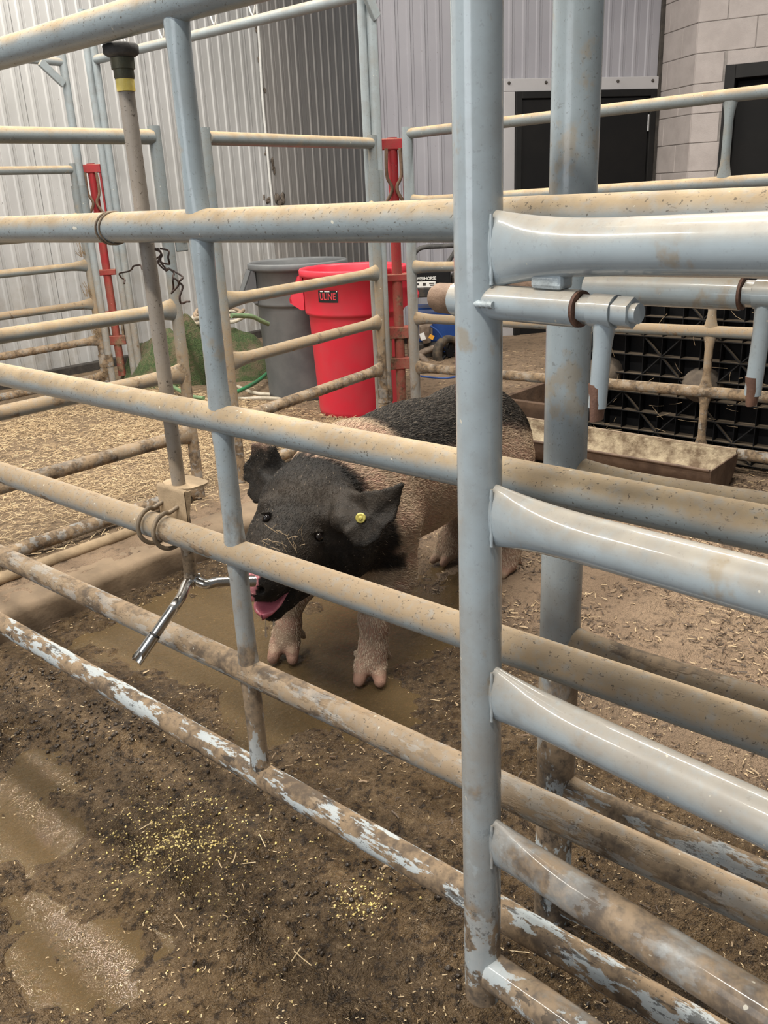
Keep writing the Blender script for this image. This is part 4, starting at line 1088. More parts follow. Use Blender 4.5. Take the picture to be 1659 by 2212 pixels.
MB().ring_tube([on_cart(918, 705, -0.06), on_cart(922, 740, -0.06)], [0.04, 0.03], 14).build('filter', 'oily_cast', mc)
cbox('carburettor', 905, 700, 935, 735, -0.05, 0.1, 'oily_cast', 0.015)
tgo = on_cart(932, 728, -0.12); MB().box(tgo, (0.035, 0.004, 0.03), rotm @ Matrix.Rotation(0.5, 3, 'Y'), 0).build('tag', 'orange_tag', mc)
tgw = on_cart(913, 727, -0.12); MB().box(tgw, (0.035, 0.004, 0.05), rotm @ Matrix.Rotation(-0.3, 3, 'Y'), 0).build('tag', 'decal_white', mc)
MB().ring_tube(smooth_path([on_cart(930, 704, -.1), on_cart(945, 715, -.1), on_cart(958, 735, -.1), on_cart(960, 760, -.1)], 5), 0.007, 8).build('hose', 'blue_steel', mc)
MB().ring_tube(smooth_path([PZ(900, 812, ZR + .01), PZ(935, 816, ZR + .01), PZ(965, 817, ZR + .01), PZ(1000, 812, ZR + .01)], 6), 0.008, 8).build('cable', 'blue_steel', mc)

# ================================================================== TROUGH, FEED BOX, RIBBED PANELS
XT = 3.26
tA = PX(1108, 945, XT - 0.12); tB = PX(1537, 1013, XT - 0.12)
y1, y0 = tA[1] + 0.12, tB[1]
zt = (tA[2] + tB[2]) / 2
prof = []
tr = thing('feed_trough', (XT, (y0 + y1) / 2, ZR), 'long half-round steel feed trough crusted with dried feed below the far fence', 'trough')
def trough(rx, rz, inward, mat, name):
    V = []; F = []; n = 14; ys = np.linspace(y0, y1, 12)
    for y in ys:
        for k in range(n + 1):
            a = math.pi * k / n; V.append((XT - rx * math.cos(a), y, zt - rz * math.sin(a) + (0.018 if k == n else 0)))
    for i in range(len(ys) - 1):
        for k in range(n):
            f = (i * (n + 1) + k, i * (n + 1) + k + 1, (i + 1) * (n + 1) + k + 1, (i + 1) * (n + 1) + k); F.append(f if inward else f[::-1])
    return MB().add(V, F).build(name, mat, tr)
trough(0.13, 0.115, True, 'crusted_metal', 'liner'); trough(0.136, 0.122, False, 'trough_brown', 'shell')
for y in (y0, y1):
    n = 14; poly = [(XT - 0.138 * math.cos(math.pi * k / n), y, zt - 0.125 * math.sin(math.pi * k / n)) for k in range(n + 1)]
    MB().prism(poly, (0, -0.006 if y == y0 else 0.006, 0)).build('end_plate', 'trough_brown', tr)
MB().ring_tube([(XT - .137, y0, zt), (XT - .137, y1, zt)], 0.006, 8).build('rim', 'trough_brown', tr)
MB().ring_tube([(XT + .137, y0, zt + .012), (XT + .137, y1, zt + .012)], 0.008, 8).build('rim', 'hose_tan', tr)
for y in (y0 + 0.35, y1 - 0.3):
    MB().box((XT, y, ZR + 0.012), (0.16, 0.04, 0.05), None, 0.004).build('foot', 'old_wood', tr)
# open wooden feed box behind the trough
pbx = PX(1130, 895, 3.40)
fb = thing('feed_box', (3.62, pbx[1] + 0.05, ZR), 'open dark wooden box just beyond the trough end', 'box')
fx0, fx1, fy0, fy1, fz = 3.66, 4.1, pbx[1] - 0.02, pbx[1] + 0.30, 0.20
for (c, sz) in ((((fx0 + fx1) / 2, fy0, (ZR + fz) / 2), (fx1 - fx0, 0.03, fz - ZR)), (((fx0 + fx1) / 2, fy1, (ZR + fz) / 2), (fx1 - fx0, 0.03, fz - ZR)), ((fx0, (fy0 + fy1) / 2, (ZR + fz) / 2), (0.03, fy1 - fy0, fz - ZR)), ((fx1, (fy0 + fy1) / 2, (ZR + fz) / 2), (0.03, fy1 - fy0, fz - ZR))):
    MB().box(c, sz, None, 0.003).build('side_board', 'old_wood', fb)
MB().box(((fx0 + fx1) / 2, (fy0 + fy1) / 2, ZR + 0.02), (fx1 - fx0, fy1 - fy0, 0.02), None, 0.002).build('bottom_board', 'old_wood', fb)
# black ribbed plastic panels standing behind the far fence
XP = 3.60
yp1 = PX(1240, 760, XP)[1]; yp0 = -0.25; zp0, zp1 = 0.06, 0.90
def ribbed_panel(y_lo, y_hi, label):
    t = thing('ribbed_panel', (XP, (y_lo + y_hi) / 2, zp0), label, 'panel')
    MB().box((XP + 0.05, (y_lo + y_hi) / 2, (zp0 + zp1) / 2), (0.012, y_hi - y_lo, zp1 - zp0), None, 0).build('backing', 'black_plastic', t)
    P = 0.0845; ny_ = int((y_hi - y_lo) / P); nz_ = int((zp1 - zp0) / P)
    hm = None
    for k in range(nz_ + 1):
        z = zp0 + 0.01 + k * P
        o = MB().box((XP + 0.02, (y_lo + y_hi) / 2, z), (0.06, y_hi - y_lo, 0.004), None, 0).build('cross_rib', 'dusty_rib', t)
    for k in range(ny_ + 1):
        y = y_hi - 0.003 - k * P
        MB().box((XP + 0.022, y, (zp0 + zp1) / 2), (0.056, 0.0035, zp1 - zp0 - 0.01), None, 0).build('upright_rib', 'black_plastic', t)
    # diagonal braces over blocks of 2x2 cells
    for i in range(0, ny_ - 1, 2):
        for j in range(0, nz_ - 1, 2):
            if (i // 2 + j // 2) % 2: continue
            cy = y_hi - (i + 1) * P; cz = zp0 + 0.01 + (j + 1) * P
            for sgn in (1, -1):
                MB().box((XP + 0.004, cy, cz), (0.016, P * 2.8, 0.005), Matrix.Rotation(sgn * math.pi / 4, 3, 'X'), 0).build('diagonal_rib', 'dusty_rib', t)
    return t
straw_d = NT('dusty_rib')
_g = straw_d.n('ShaderNodeNewGeometry'); _s = straw_d.n('ShaderNodeSeparateXYZ'); straw_d.l(_g.outputs['Normal'], _s.inputs[0])
straw_d.out(straw_d.mix(straw_d.ramp(_s.outputs[2], 0.3, 0.8), (0.006, 0.006, 0.007), (0.13, 0.10, 0.07)), 0.8)
ymid = PX(1520, 760, XP)[1] - 0.4
pA = ribbed_panel(ymid, yp1, 'black ribbed plastic panel with two dusty domes behind the trough')
pB2 = ribbed_panel(yp0, ymid - 0.004, 'black ribbed plastic panel at the right picture edge behind the far fence')
for (x, y, par) in ((1298, 805, pA), (1511, 836, pA)):
    p = PX(x, y, XP - 0.005); V = []
    mb = MB().ellipsoid((XP + 0.03, p[1], p[2] + 0.002), (0.085, 0.086, 0.076), 26, 14); mb.build('dome', 'dusty_dome', par)
# straw caught in the ribs
mb = MB(); tones = []
for k in range(130):
    y = yp0 + (yp1 - yp0) * random.random(); z = zp0 + (zp1 - zp0) * random.random()
    a = np.array([XP - 0.014, y, z]); an = random.random() * 6.28; l = 0.02 + 0.07 * random.random()
    b = a + np.array([-0.01, math.cos(an) * l, math.sin(an) * l * .7]); mid_ = (a + b) / 2 + np.array([-.006, 0, .008 * (random.random() - .5)])
    mb.ring_tube([a, mid_, b], 0.0011, 3, False)
o = mb.build('straw_wisp', 'dusty_bracket', pA); o['kind'] = 'stuff'

# ================================================================== PIG (one continuous body grown from blended volumes)
class Field:
    def __init__(s, lo, hi, h):
        s.h = h; s.lo = np.array(lo); n = np.ceil((np.array(hi) - s.lo) / h).astype(int) + 1; s.n = n
        s.ax = [s.lo[i] + h * np.arange(n[i]) for i in range(3)]
        s.D = np.full(tuple(n), 0.2, np.float32)
    def box(s, lo, hi):
        i0 = np.maximum(np.floor((np.array(lo) - s.lo) / s.h).astype(int), 0); i1 = np.minimum(np.ceil((np.array(hi) - s.lo) / s.h).astype(int) + 1, s.n)
        g = np.meshgrid(*[s.ax[i][i0[i]:i1[i]] for i in range(3)], indexing='ij')
        return tuple(slice(i0[i], i1[i]) for i in range(3)), np.stack(g, -1)
    def blend(s, sl, d, k, sub=False):
        o = s.D[sl]
        if sub:
            d = -d; h = np.clip(0.5 - 0.5 * (o - d) / k, 0, 1); s.D[sl] = (o * (1 - h) + d * h + k * h * (1 - h)).astype(np.float32); return
        h = np.clip(0.5 + 0.5 * (o - d) / k, 0, 1)
        s.D[sl] = (o * (1 - h) + d * h - k * h * (1 - h)).astype(np.float32)
    def ell(s, c, r, k=0.03, yaw=0.0, pitch=0.0, sub=False):
        c = np.array(c); r = np.array(r); m = r.max() + 2 * k
        sl, P = s.box(c - m, c + m); q = P - c
        cy, sy = math.cos(yaw), math.sin(yaw); q = np.stack([q[..., 0] * cy + q[..., 1] * sy, -q[..., 0] * sy + q[..., 1] * cy, q[..., 2]], -1)
        cp, sp = math.cos(pitch), math.sin(pitch); q = np.stack([q[..., 0] * cp + q[..., 2] * sp, q[..., 1], -q[..., 0] * sp + q[..., 2] * cp], -1)
        k0 = np.linalg.norm(q / r, axis=-1); k1 = np.linalg.norm(q / (r * r), axis=-1) + 1e-9
        s.blend(sl, k0 * (k0 - 1) / k1, k, sub)
    def cone(s, a, b, ra, rb, k=0.02, sub=False):
        a = np.array(a, float); b = np.array(b, float); m = max(ra, rb) + 2 * k
        sl, P = s.box(np.minimum(a, b) - m, np.maximum(a, b) + m); ba = b - a
        t = np.clip(((P - a) @ ba) / (ba @ ba), 0, 1)
        s.blend(sl, np.linalg.norm(P - a - t[..., None] * ba, axis=-1) - (ra + (rb - ra) * t), k, sub)
    def chain(s, pts, k=0.02):
        for (p, q) in zip(pts[:-1], pts[1:]): s.cone(p[:3], q[:3], p[3], q[3], k)
    def tri(s, a, b, c, th, k=0.008):
        a, b, c = (np.array(v, float) for v in (a, b, c)); m = th + 2 * k
        sl, P = s.box(np.minimum(np.minimum(a, b), c) - m, np.maximum(np.maximum(a, b), c) + m)
        ba, cb, ac = b - a, c - b, a - c; nor = np.cross(ba, ac); pa, pb_, pc_ = P - a, P - b, P - c
        def sg(e, p): return np.sign(p @ np.cross(e, nor))
        ins = (sg(ba, pa) + sg(cb, pb_) + sg(ac, pc_)) >= 2.0
        def ed(e, p): t = np.clip((p @ e) / (e @ e), 0, 1); v = p - t[..., None] * e; return (v * v).sum(-1)
        d2 = np.minimum(np.minimum(ed(ba, pa), ed(cb, pb_)), ed(ac, pc_))
        dp = (pa @ nor) ** 2 / (nor @ nor)
        s.blend(sl, np.sqrt(np.where(ins, dp, d2)) - th, k)
    def mesh(s):
        D = s.D; n = D.shape; sgn = D < 0
        # surface nets
        cs = np.zeros((n[0] - 1, n[1] - 1, n[2] - 1), int); cor = [(i, j, k) for i in (0, 1) for j in (0, 1) for k in (0, 1)]
        for (i, j, k) in cor: cs += sgn[i:n[0] - 1 + i, j:n[1] - 1 + j, k:n[2] - 1 + k]
        act = (cs > 0) & (cs < 8); I = np.argwhere(act); idx = -np.ones(act.shape, int); idx[act] = np.arange(len(I))
        acc = np.zeros((len(I), 3)); cnt = np.zeros(len(I))
        for ai in cor:
            for d in range(3):
                if ai[d]: continue
                bi = list(ai); bi[d] = 1
                A = D[I[:, 0] + ai[0], I[:, 1] + ai[1], I[:, 2] + ai[2]]; B = D[I[:, 0] + bi[0], I[:, 1] + bi[1], I[:, 2] + bi[2]]
                cr_ = (A < 0) != (B < 0); t = np.where(cr_, A / (A - B + 1e-12), 0)
                p = np.tile(np.array(ai, float), (len(I), 1)); p[:, d] += t
                acc[cr_] += p[cr_]; cnt[cr_] += 1
        V = s.lo + s.h * (I + acc / cnt[:, None])
        F = []
        for d in range(3):
            e = [np.diff(sgn.astype(np.int8), axis=d)]
            u, v = (d + 1) % 3, (d + 2) % 3
            E_ = np.argwhere(e[0] != 0); 
            ok = (E_[:, u] > 0) & (E_[:, v] > 0) & (E_[:, u] < n[u] - 1) & (E_[:, v] < n[v] - 1); E_ = E_[ok]
            val = e[0][E_[:, 0], E_[:, 1], E_[:, 2]]
            def at(du, dv): q = E_.copy(); q[:, u] += du; q[:, v] += dv; return idx[q[:, 0], q[:, 1], q[:, 2]]
            q = np.stack([at(-1, -1), at(0, -1), at(0, 0), at(-1, 0)], -1)
            q[val > 0] = q[val > 0][:, ::-1]
            F.append(q)
        F = np.concatenate(F); F = F[(F >= 0).all(1)]
        return V, F

fld = Field((0.98, 1.12, -0.03), (2.52, 1.92, 0.78), 0.0056)
# trunk
fld.ell((1.84, 1.55, 0.455), (0.40, 0.182, 0.195), 0.05, 0.05)
fld.ell((1.60, 1.53, 0.452), (0.20, 0.172, 0.185), 0.06)
fld.ell((2.17, 1.575, 0.450), (0.225, 0.180, 0.190), 0.06)
fld.ell((2.33, 1.58, 0.40), (0.10, 0.13, 0.14), 0.06)
# hind legs
for (sy, fx, fy) in ((-1, 2.225, 1.468), (1, 2.19, 1.688)):
    y = 1.575 + sy * 0.085
    fld.chain([(2.20, y, 0.40, 0.125), (2.17, (y * 2 + fy) / 3, 0.27, 0.085), (2.29, (y + fy) / 2 + 0.0, 0.185, 0.048)], 0.045)
    fld.chain([(2.29, (y + fy) / 2, 0.185, 0.044), (fx + 0.03, fy, 0.075, 0.036), (fx + 0.012, fy, 0.038, 0.040)], 0.02)
    for q in (-1, 1):
        fld.cone((fx + 0.005, fy + q * 0.017, 0.036), (fx - 0.038, fy + q * 0.022, 0.016), 0.022, 0.014, 0.008)
        fld.cone((fx + 0.045, fy + q * 0.024, 0.05), (fx + 0.055, fy + q * 0.03, 0.03), 0.011, 0.007, 0.008)
# front legs
for (sy, fx, fy, kx) in ((-1, 1.462, 1.388, 0.0), (1, 1.405, 1.660, 0.0)):
    y = 1.53 + sy * 0.105
    ex = 1.55
    fld.chain([(1.56, y, 0.40, 0.12), (ex + 0.01, (y + fy) / 2, 0.27, 0.080), (fx + 0.035, fy, 0.165, 0.043)], 0.035)
    fld.chain([(fx + 0.035, fy, 0.165, 0.041), (fx + 0.022, fy, 0.090, 0.0345), (fx + 0.010, fy, 0.050, 0.040)], 0.02)
    dx, dy = (-0.80, -0.60)
    sx_, sy_ = (0.60, -0.80)
    for q, ln in ((-1, 0.044), (1, 0.048)):
        cx_, cy_ = fx + 0.006 + sx_ * q * 0.019, fy + sy_ * q * 0.019
        fld.cone((cx_, cy_, 0.043), (cx_ + dx * ln + sx_ * q * 0.009, cy_ + dy * ln + sy_ * q * 0.009, 0.017), 0.0245, 0.0165, 0.006)
        fld.cone((fx + 0.035 + sx_ * q * 0.034, fy + 0.02 + sy_ * q * 0.034, 0.055), (fx + 0.052 + sx_ * q * 0.042, fy + 0.032 + sy_ * q * 0.042, 0.030), 0.013, 0.008, 0.008)
# neck, skull, face
fld.cone((1.60, 1.525, 0.475), (1.43, 1.487, 0.468), 0.165, 0.140, 0.05)
HX = np.array([-0.905, -0.335, -0.26]); HX /= np.linalg.norm(HX)
fld.ell((1.395, 1.482, 0.490), (0.130, 0.130, 0.105), 0.04, 0.35, 0.0)
fld.cone((1.37, 1.474, 0.470), (1.235, 1.424, 0.437), 0.120, 0.085, 0.035)
fld.ell((1.275, 1.475, 0.445), (0.09, 0.075, 0.075), 0.04, 0.35)
fld.cone((1.235, 1.424, 0.442), (1.145, 1.385, 0.428), 0.084, 0.054, 0.025)
fld.cone((1.150, 1.387, 0.428), (1.122, 1.376, 0.422), 0.051, 0.054, 0.010)          # snout disc
fld.ell((1.40, 1.405, 0.405), (0.115, 0.085, 0.10), 0.05, 0.35); fld.ell((1.38, 1.535, 0.405), (0.11, 0.08, 0.095), 0.05, 0.35)     # jowls
fld.cone((1.33, 1.445, 0.380), (1.19, 1.392, 0.358), 0.076, 0.038, 0.03)              # lower jaw
fld.cone((1.19, 1.392, 0.356), (1.140, 1.374, 0.343), 0.036, 0.027, 0.012)
fld.cone((1.10, 1.362, 0.371), (1.225, 1.408, 0.386), 0.017, 0.007, 0.010, True)     # mouth line
# brow ridges, eye sockets
EL = np.array([1.293, 1.372, 0.480]); ER = np.array([1.240, 1.490, 0.507])
fld.cone(EL + (0.01, 0.005, 0.028), EL + (0.05, -0.015, 0.018), 0.020, 0.018, 0.025); fld.cone(ER + (0.015, 0.0, 0.022), ER + (0.05, 0.02, 0.015), 0.020, 0.018, 0.025)
# nostrils in the disc
SN = np.array([1.122, 1.376, 0.422]); SD = np.array([-0.93, -0.35, -0.1]); SL = np.array([-0.35, 0.93, 0.0])
for q in (-1, 1):
    c = SN + SD * 0.052 + SL * q * 0.021 + np.array([0, 0, 0.004]); fld.cone(c + SD * 0.02, c - SD * 0.02, 0.0085, 0.006, 0.006, True)
# ears (fans of thin folded sheets)
def ear(base_pts, rim, th):
    b0, b1 = base_pts
    cent = (np.mean([*rim, b0, b1], axis=0))
    ring = [b0, *rim, b1]
    for p, q in zip(ring[:-1], ring[1:]): fld.tri(cent, p, q, th, 0.006)
    fld.tri(cent, b1, b0, th * 1.5, 0.012)
    return cent
EXL = 1.372
earL = [PX(x, y, X) for (x, y, X) in ((790, 1066, 1.36), (828, 1062, 1.37), (868, 1047, 1.395), (858, 1088, 1.385), (850, 1120, 1.365), (828, 1138, 1.34), (816, 1162, 1.325), (790, 1180, 1.305), (768, 1178, 1.29), (748, 1152, 1.285))]
ebL = (PX(742, 1078, 1.385), PX(738, 1128, 1.310))
ecL = ear(ebL, earL, 0.0055); fld.cone(ebL[0], ebL[1], 0.030, 0.026, 0.02); fld.cone(ebL[0], (ebL[0] + earL[0]) / 2, 0.026, 0.012, 0.02)
earR = [PX(x, y, X) for (x, y, X) in ((612, 1003, 1.435), (592, 968, 1.43), (566, 956, 1.44), (548, 962, 1.44), (547, 984, 1.435), (530, 1008, 1.43), (530, 1034, 1.42), (545, 1046, 1.41), (538, 1066, 1.40), (552, 1084, 1.385), (575, 1084, 1.37))]
ebR = (PX(626, 1030, 1.43), PX(598, 1068, 1.375))
ecR = ear(ebR, earR, 0.0055); fld.cone(ebR[0], ebR[1], 0.028, 0.026, 0.02)
# tail
fld.chain([(2.42, 1.58, 0.47, 0.018), (2.45, 1.585, 0.42, 0.012), (2.455, 1.59, 0.34, 0.008)], 0.015)
def skin_hit(px, py):
    r = ray(px, py); r = r / np.linalg.norm(r)
    for t in np.arange(1.4, 2.6, 0.003):
        p = CC + r * t; i = np.round((p - fld.lo) / fld.h).astype(int)
        if (i >= 0).all() and (i < fld.n).all() and fld.D[tuple(i)] < 0.002: return p - r * 0.004
    return CC + r * 2.0
EYES = []
for (px, py) in ((688, 1160), (576, 1120)):
    hp = skin_hit(px, py); vd = (hp - CC) / np.linalg.norm(hp - CC); hr = np.cross(vd, (0, 0, 1.0)); hr /= np.linalg.norm(hr); hu = np.cross(hr, vd); EYES.append((hp + vd * 0.0098, vd))
    fld.cone(hp - vd * 0.006, hp + vd * 0.010, 0.0105, 0.009, 0.006, True)
    for (uu, vv, rr_) in ((0.0125, 0.0, 0.0045), (-0.011, 0.0, 0.0038)):
        fld.cone(hp + hu * uu - hr * 0.010 + vd * 0.007, hp + hu * uu + hr * 0.010 + vd * 0.007, rr_, rr_, 0.006)
PV, PF = fld.mesh()

def pigment(V):
    x, y, z = V[:, 0], V[:, 1], V[:, 2]
    n1 = fbm(x * 9 + y * 4, z * 9 + y * 5, 4, 51) - 0.5; n2 = fbm(x * 26 + y * 13, z * 26 - y * 11, 3, 77) - 0.5
    black = np.array([0.0105, 0.0092, 0.0082]); tan = np.array([0.30, 0.205, 0.145]); pink = np.array([0.38, 0.20, 0.155]); pale = np.array([0.36, 0.275, 0.19])
    skin = tan + (pale - tan) * np.clip(0.5 + 2.2 * n1, 0, 1)[:, None]
    skin = skin + (pink - skin) * (np.clip(0.45 + 3 * n2, 0, 1) * 0.6)[:, None]
    C_ = skin.copy()
    # head and neck black up to the shoulder belt
    fr_ = x + 0.32 * (z - 0.45) + 0.25 * (y - 1.40) * (y < 1.5)
    head = (1 - sstep(1.475, 1.515, fr_ + 0.05 * n1 + 0.05 * n2)) * sstep(0.285, 0.325, z + 0.03 * n2 + 0.22 * np.clip(1.40 - x, 0, 1) * (x < 1.42))
    head = np.where(z < 0.27, 0, head); head = np.where((x < 1.36) & (z > 0.22), 1, head)
    # black saddle over back and rump
    sad = sstep(0.515, 0.575, z + 0.03 * n2 + 0.04 * n1 + 0.10 * sstep(2.0, 2.45, x)) * sstep(1.60, 1.68, x + 0.05 * n1)
    sad = np.maximum(sad, 0)
    C_ = C_ * (1 - np.maximum(head, sad)[:, None]) + black * np.maximum(head, sad)[:, None]
    # dusty brown on forehead and muzzle
    du = np.clip(n1 * 3 + 0.15, 0, 1) * (x < 1.5) * (z > 0.42); C_ = C_ * (1 - 0.14 * du[:, None]) + np.array([0.12, 0.085, 0.055]) * 0.14 * du[:, None]
    # pink blaze on the snout disc
    sd = ((V - SN) @ SD > 0.036) & (((V - SN) @ SL) + 0.9 * (n2 * 0.05) > -0.006) & (z > 0.398 + 0.15 * n2)
    C_[sd] = np.array([0.62, 0.24, 0.26])
    # legs: mud tide lines
    mud = np.clip(0.35 - 3.2 * np.abs(z - 0.10) + 1.6 * n1, 0, 1) * (z < 0.2); C_ = C_ * (1 - 0.6 * mud[:, None]) + np.array([0.13, 0.09, 0.06]) * 0.6 * mud[:, None]
    cl_ = (z < 0.036) & (x < 1.47); C_[cl_] = np.array([0.40, 0.235, 0.17]) * (0.75 + 1.6 * n2[cl_])[:, None]
    bm_ = np.clip(n1 * 5 - 0.9, 0, 1) * (x > 1.6) * (z < 0.52); C_ = C_ * (1 - 0.55 * bm_[:, None]) + np.array([0.17, 0.10, 0.075]) * 0.55 * bm_[:, None]
    return np.clip(C_, 0.004, 1)
PC = pigment(PV)
me = bpy.data.meshes.new('pig'); me.from_pydata(PV.tolist(), [], PF.tolist()); me.polygons.foreach_set('use_smooth', [True] * len(PF)); me.update()
at_ = me.attributes.new('pigment', 'FLOAT_COLOR', 'POINT'); at_.data.foreach_set('color', np.concatenate([PC, np.ones((len(PC), 1))], 1).astype(np.float32).ravel())
me.materials.append(MATS['pig_hide'])
pig = bpy.data.objects.new('pig', me); COL.objects.link(pig)
pig.location = (0, 0, 0)
tag(pig, 'black pig with a pink-tan belt and legs, mouth open, standing behind the fence', 'pig')
sm = pig.modifiers.new('smooth', 'SMOOTH'); sm.factor = 0.5; sm.iterations = 3
# bristle coat
def coat():
    tri = np.concatenate([PF[:, [0, 1, 2]], PF[:, [0, 2, 3]]]); A, B, Cq = PV[tri[:, 0]], PV[tri[:, 1]], PV[tri[:, 2]]
    nr = np.cross(B - A, Cq - A); ar = np.linalg.norm(nr, axis=1) / 2; nr = nr / (2 * ar[:, None] + 1e-12)
    cen = (A + B + Cq) / 3
    wgt = ar * np.where(cen[:, 2] < 0.04, 0, 1) * np.where((cen - SN) @ SD > 0.02, 0.1, 1)
    tocam = CC - cen; vis = (nr * tocam).sum(1) > -0.25 * np.linalg.norm(tocam, axis=1); wgt = wgt * np.where(vis, 1, 0.3)
    N = 80000; pick = RNG.choice(len(tri), N, p=wgt / wgt.sum()); u, v = RNG.random(N), RNG.random(N); fl_ = u + v > 1; u[fl_] = 1 - u[fl_]; v[fl_] = 1 - v[fl_]
    P = A[pick] + (B - A)[pick] * u[:, None] + (Cq - A)[pick] * v[:, None]; n_ = nr[pick]
    flow = np.tile(np.array([0.92, 0.10, -0.42]), (N, 1)); hd = P[:, 0] < 1.42; flow[hd] = np.array([0.75, 0.25, 0.25]); lg = P[:, 2] < 0.2; flow[lg] = np.array([0.15, 0.0, -1.0])
    flow = flow + RNG.normal(0, 0.28, (N, 3)); tg = flow - n_ * (flow * n_).sum(1)[:, None]; tg /= np.linalg.norm(tg, axis=1)[:, None] + 1e-9
    L = RNG.uniform(0.008, 0.017, N); L[hd] *= 0.38; L[lg] *= 0.6; earm = (np.abs(P - ecL) < 0.11).all(1) & ((P[:, 1] < 1.372) | (P[:, 0] - 0.9 * (P[:, 1] - 1.372) < 1.30)) | ((np.linalg.norm(P - ecR, axis=1) < 0.085)); L[earm] *= 0.35; L[(P[:, 2] > 0.5) & (P[:, 0] > 1.55)] *= 1.25
    pts = np.stack([P, P + tg * (L * 0.35)[:, None] + n_ * (L * 0.10)[:, None], P + tg * (L * 0.70)[:, None] + n_ * (L * 0.15)[:, None], P + tg * L[:, None] + n_ * (L * 0.17)[:, None]], 1)
    hc = bpy.data.hair_curves.new('bristle_coat'); hc.add_curves([4] * N)
    hc.points.foreach_set('position', pts.astype(np.float32).ravel())
    rd = np.tile(np.array([0.00065, 0.0006, 0.00045, 0.0001], np.float32), N)
    ra_ = hc.attributes.get('radius') or hc.attributes.new('radius', 'FLOAT', 'POINT'); ra_.data.foreach_set('value', rd)
    pc_ = pigment(P); lum = pc_.mean(1); pale = np.array([0.46, 0.36, 0.25])
    pc_ = np.where((lum > 0.10)[:, None], pc_ * 0.45 + pale * 0.55, pc_ * 1.1 + 0.002)
    lo_ = (P[:, 2] < 0.27) & (lum > 0.1); pc_[lo_] = pc_[lo_] * 0.5 + np.array([0.56, 0.46, 0.36]) * 0.5
    bk_ = (P[:, 2] > 0.52) & (P[:, 0] > 1.55) & (lum < 0.1); pc_[bk_] += (RNG.random((bk_.sum(), 1)) ** 3) * np.array([0.10, 0.085, 0.07])
    pc_ *= RNG.uniform(0.7, 1.35, N)[:, None]
    wt_ = RNG.random(N) < 0.02; pc_[wt_] = np.array([0.20, 0.16, 0.12])
    ca_ = hc.attributes.new('pigment', 'FLOAT_COLOR', 'CURVE'); ca_.data.foreach_set('color', np.concatenate([np.clip(pc_, 0, 1), np.ones((N, 1))], 1).astype(np.float32).ravel())
    hc.materials.append(MATS['pig_bristle'])
    o = bpy.data.objects.new('bristle_coat', hc); COL.objects.link(o); o.parent = pig; o['kind'] = 'stuff'
coat()
# eyes
def eye(c, out):
    c = np.array(c); o = np.array(out, float); o /= np.linalg.norm(o)
    MB().ellipsoid(c + o * 0.000, (0.0108, 0.0108, 0.0108), 18, 12).build('eye', 'eye_dark', pig)
for (ec_, vd) in EYES: eye(ec_, -vd)
# tongue lolling over the lower lip
tg_ = []
V = []; F = []; n, m = 14, 10
tb0 = np.array([1.205, 1.402, 0.376]); tdir = np.array([-0.93, -0.36, 0.0])
for i in range(n + 1):
    t = i / n; c = tb0 + tdir * (0.116 * t) + np.array([0, 0, 0.002 - 0.035 * t ** 1.7]); w = 0.034 * math.sqrt(max(1 - (max(t - 0.62, 0) / 0.38) ** 2.2, 0.0)) + 0.001
    for j in range(m):
        a = 2 * math.pi * j / m; V.append(c + SL * (w * math.cos(a)) + np.array([0, 0, 0.0075 * math.sin(a) + 0.006 * abs(math.cos(a)) ** 2]))
for i in range(n):
    for j in range(m): F.append((i * m + j, i * m + (j + 1) % m, (i + 1) * m + (j + 1) % m, (i + 1) * m + j))
mb = MB().add(V, F); mb.build('tongue', 'tongue_pink', pig)
MB().ellipsoid((1.195, 1.397, 0.386), (0.040, 0.026, 0.012), 16, 8).build('mouth_lining', 'mouth_dark', pig)
# ear tag button
tp = PX(779, 1119, 1.318)
tn = np.array([-0.74, -0.60, 0.25]); tn /= np.linalg.norm(tn)
tgp = MB().ring_tube([tp - tn * 0.003, tp + tn * 0.003, tp + tn * 0.0045], [0.0118, 0.0118, 0.0100], 22).build('ear_tag', 'tag_yellow', pig); tgp['label'] = 'yellow button ear tag'
MB().ring_tube([tp + tn * 0.004, tp + tn * 0.008, tp + tn * 0.0095], [0.0052, 0.0046, 0.003], 16).build('stud', 'tag_yellow', tgp)
# straw chips stuck on the muzzle
mb = MB()
for k in range(26):
    x_, y_ = 570 + 95 * random.random(), 1140 + 50 * random.random(); p = skin_hit(x_, y_)
    a = random.random() * 6.28; l = 0.006 + 0.012 * random.random(); u = np.array([-0.35 * math.cos(a), .9 * math.cos(a), .9 * math.sin(a)]) * l
    mb.ring_tube([p - u, p + np.array([-.003, 0, .003]), p + u], 0.0007, 4, False)
o = mb.build('straw_chips', 'dusty_bracket', pig); o['kind'] = 'stuff'
# drool
for (x, y0_, y1_) in ((573, 1318, 1378), (590, 1316, 1352)):
    a = PX(x, y0_, 1.13); b = PX(x + 2, y1_, 1.13)
    MB().ring_tube([a, a * .5 + b * .5, b * .93 + a * .07, b], [0.0016, 0.0011, 0.0032, 0.001], 10).build('drool_strand', 'drool', pig)

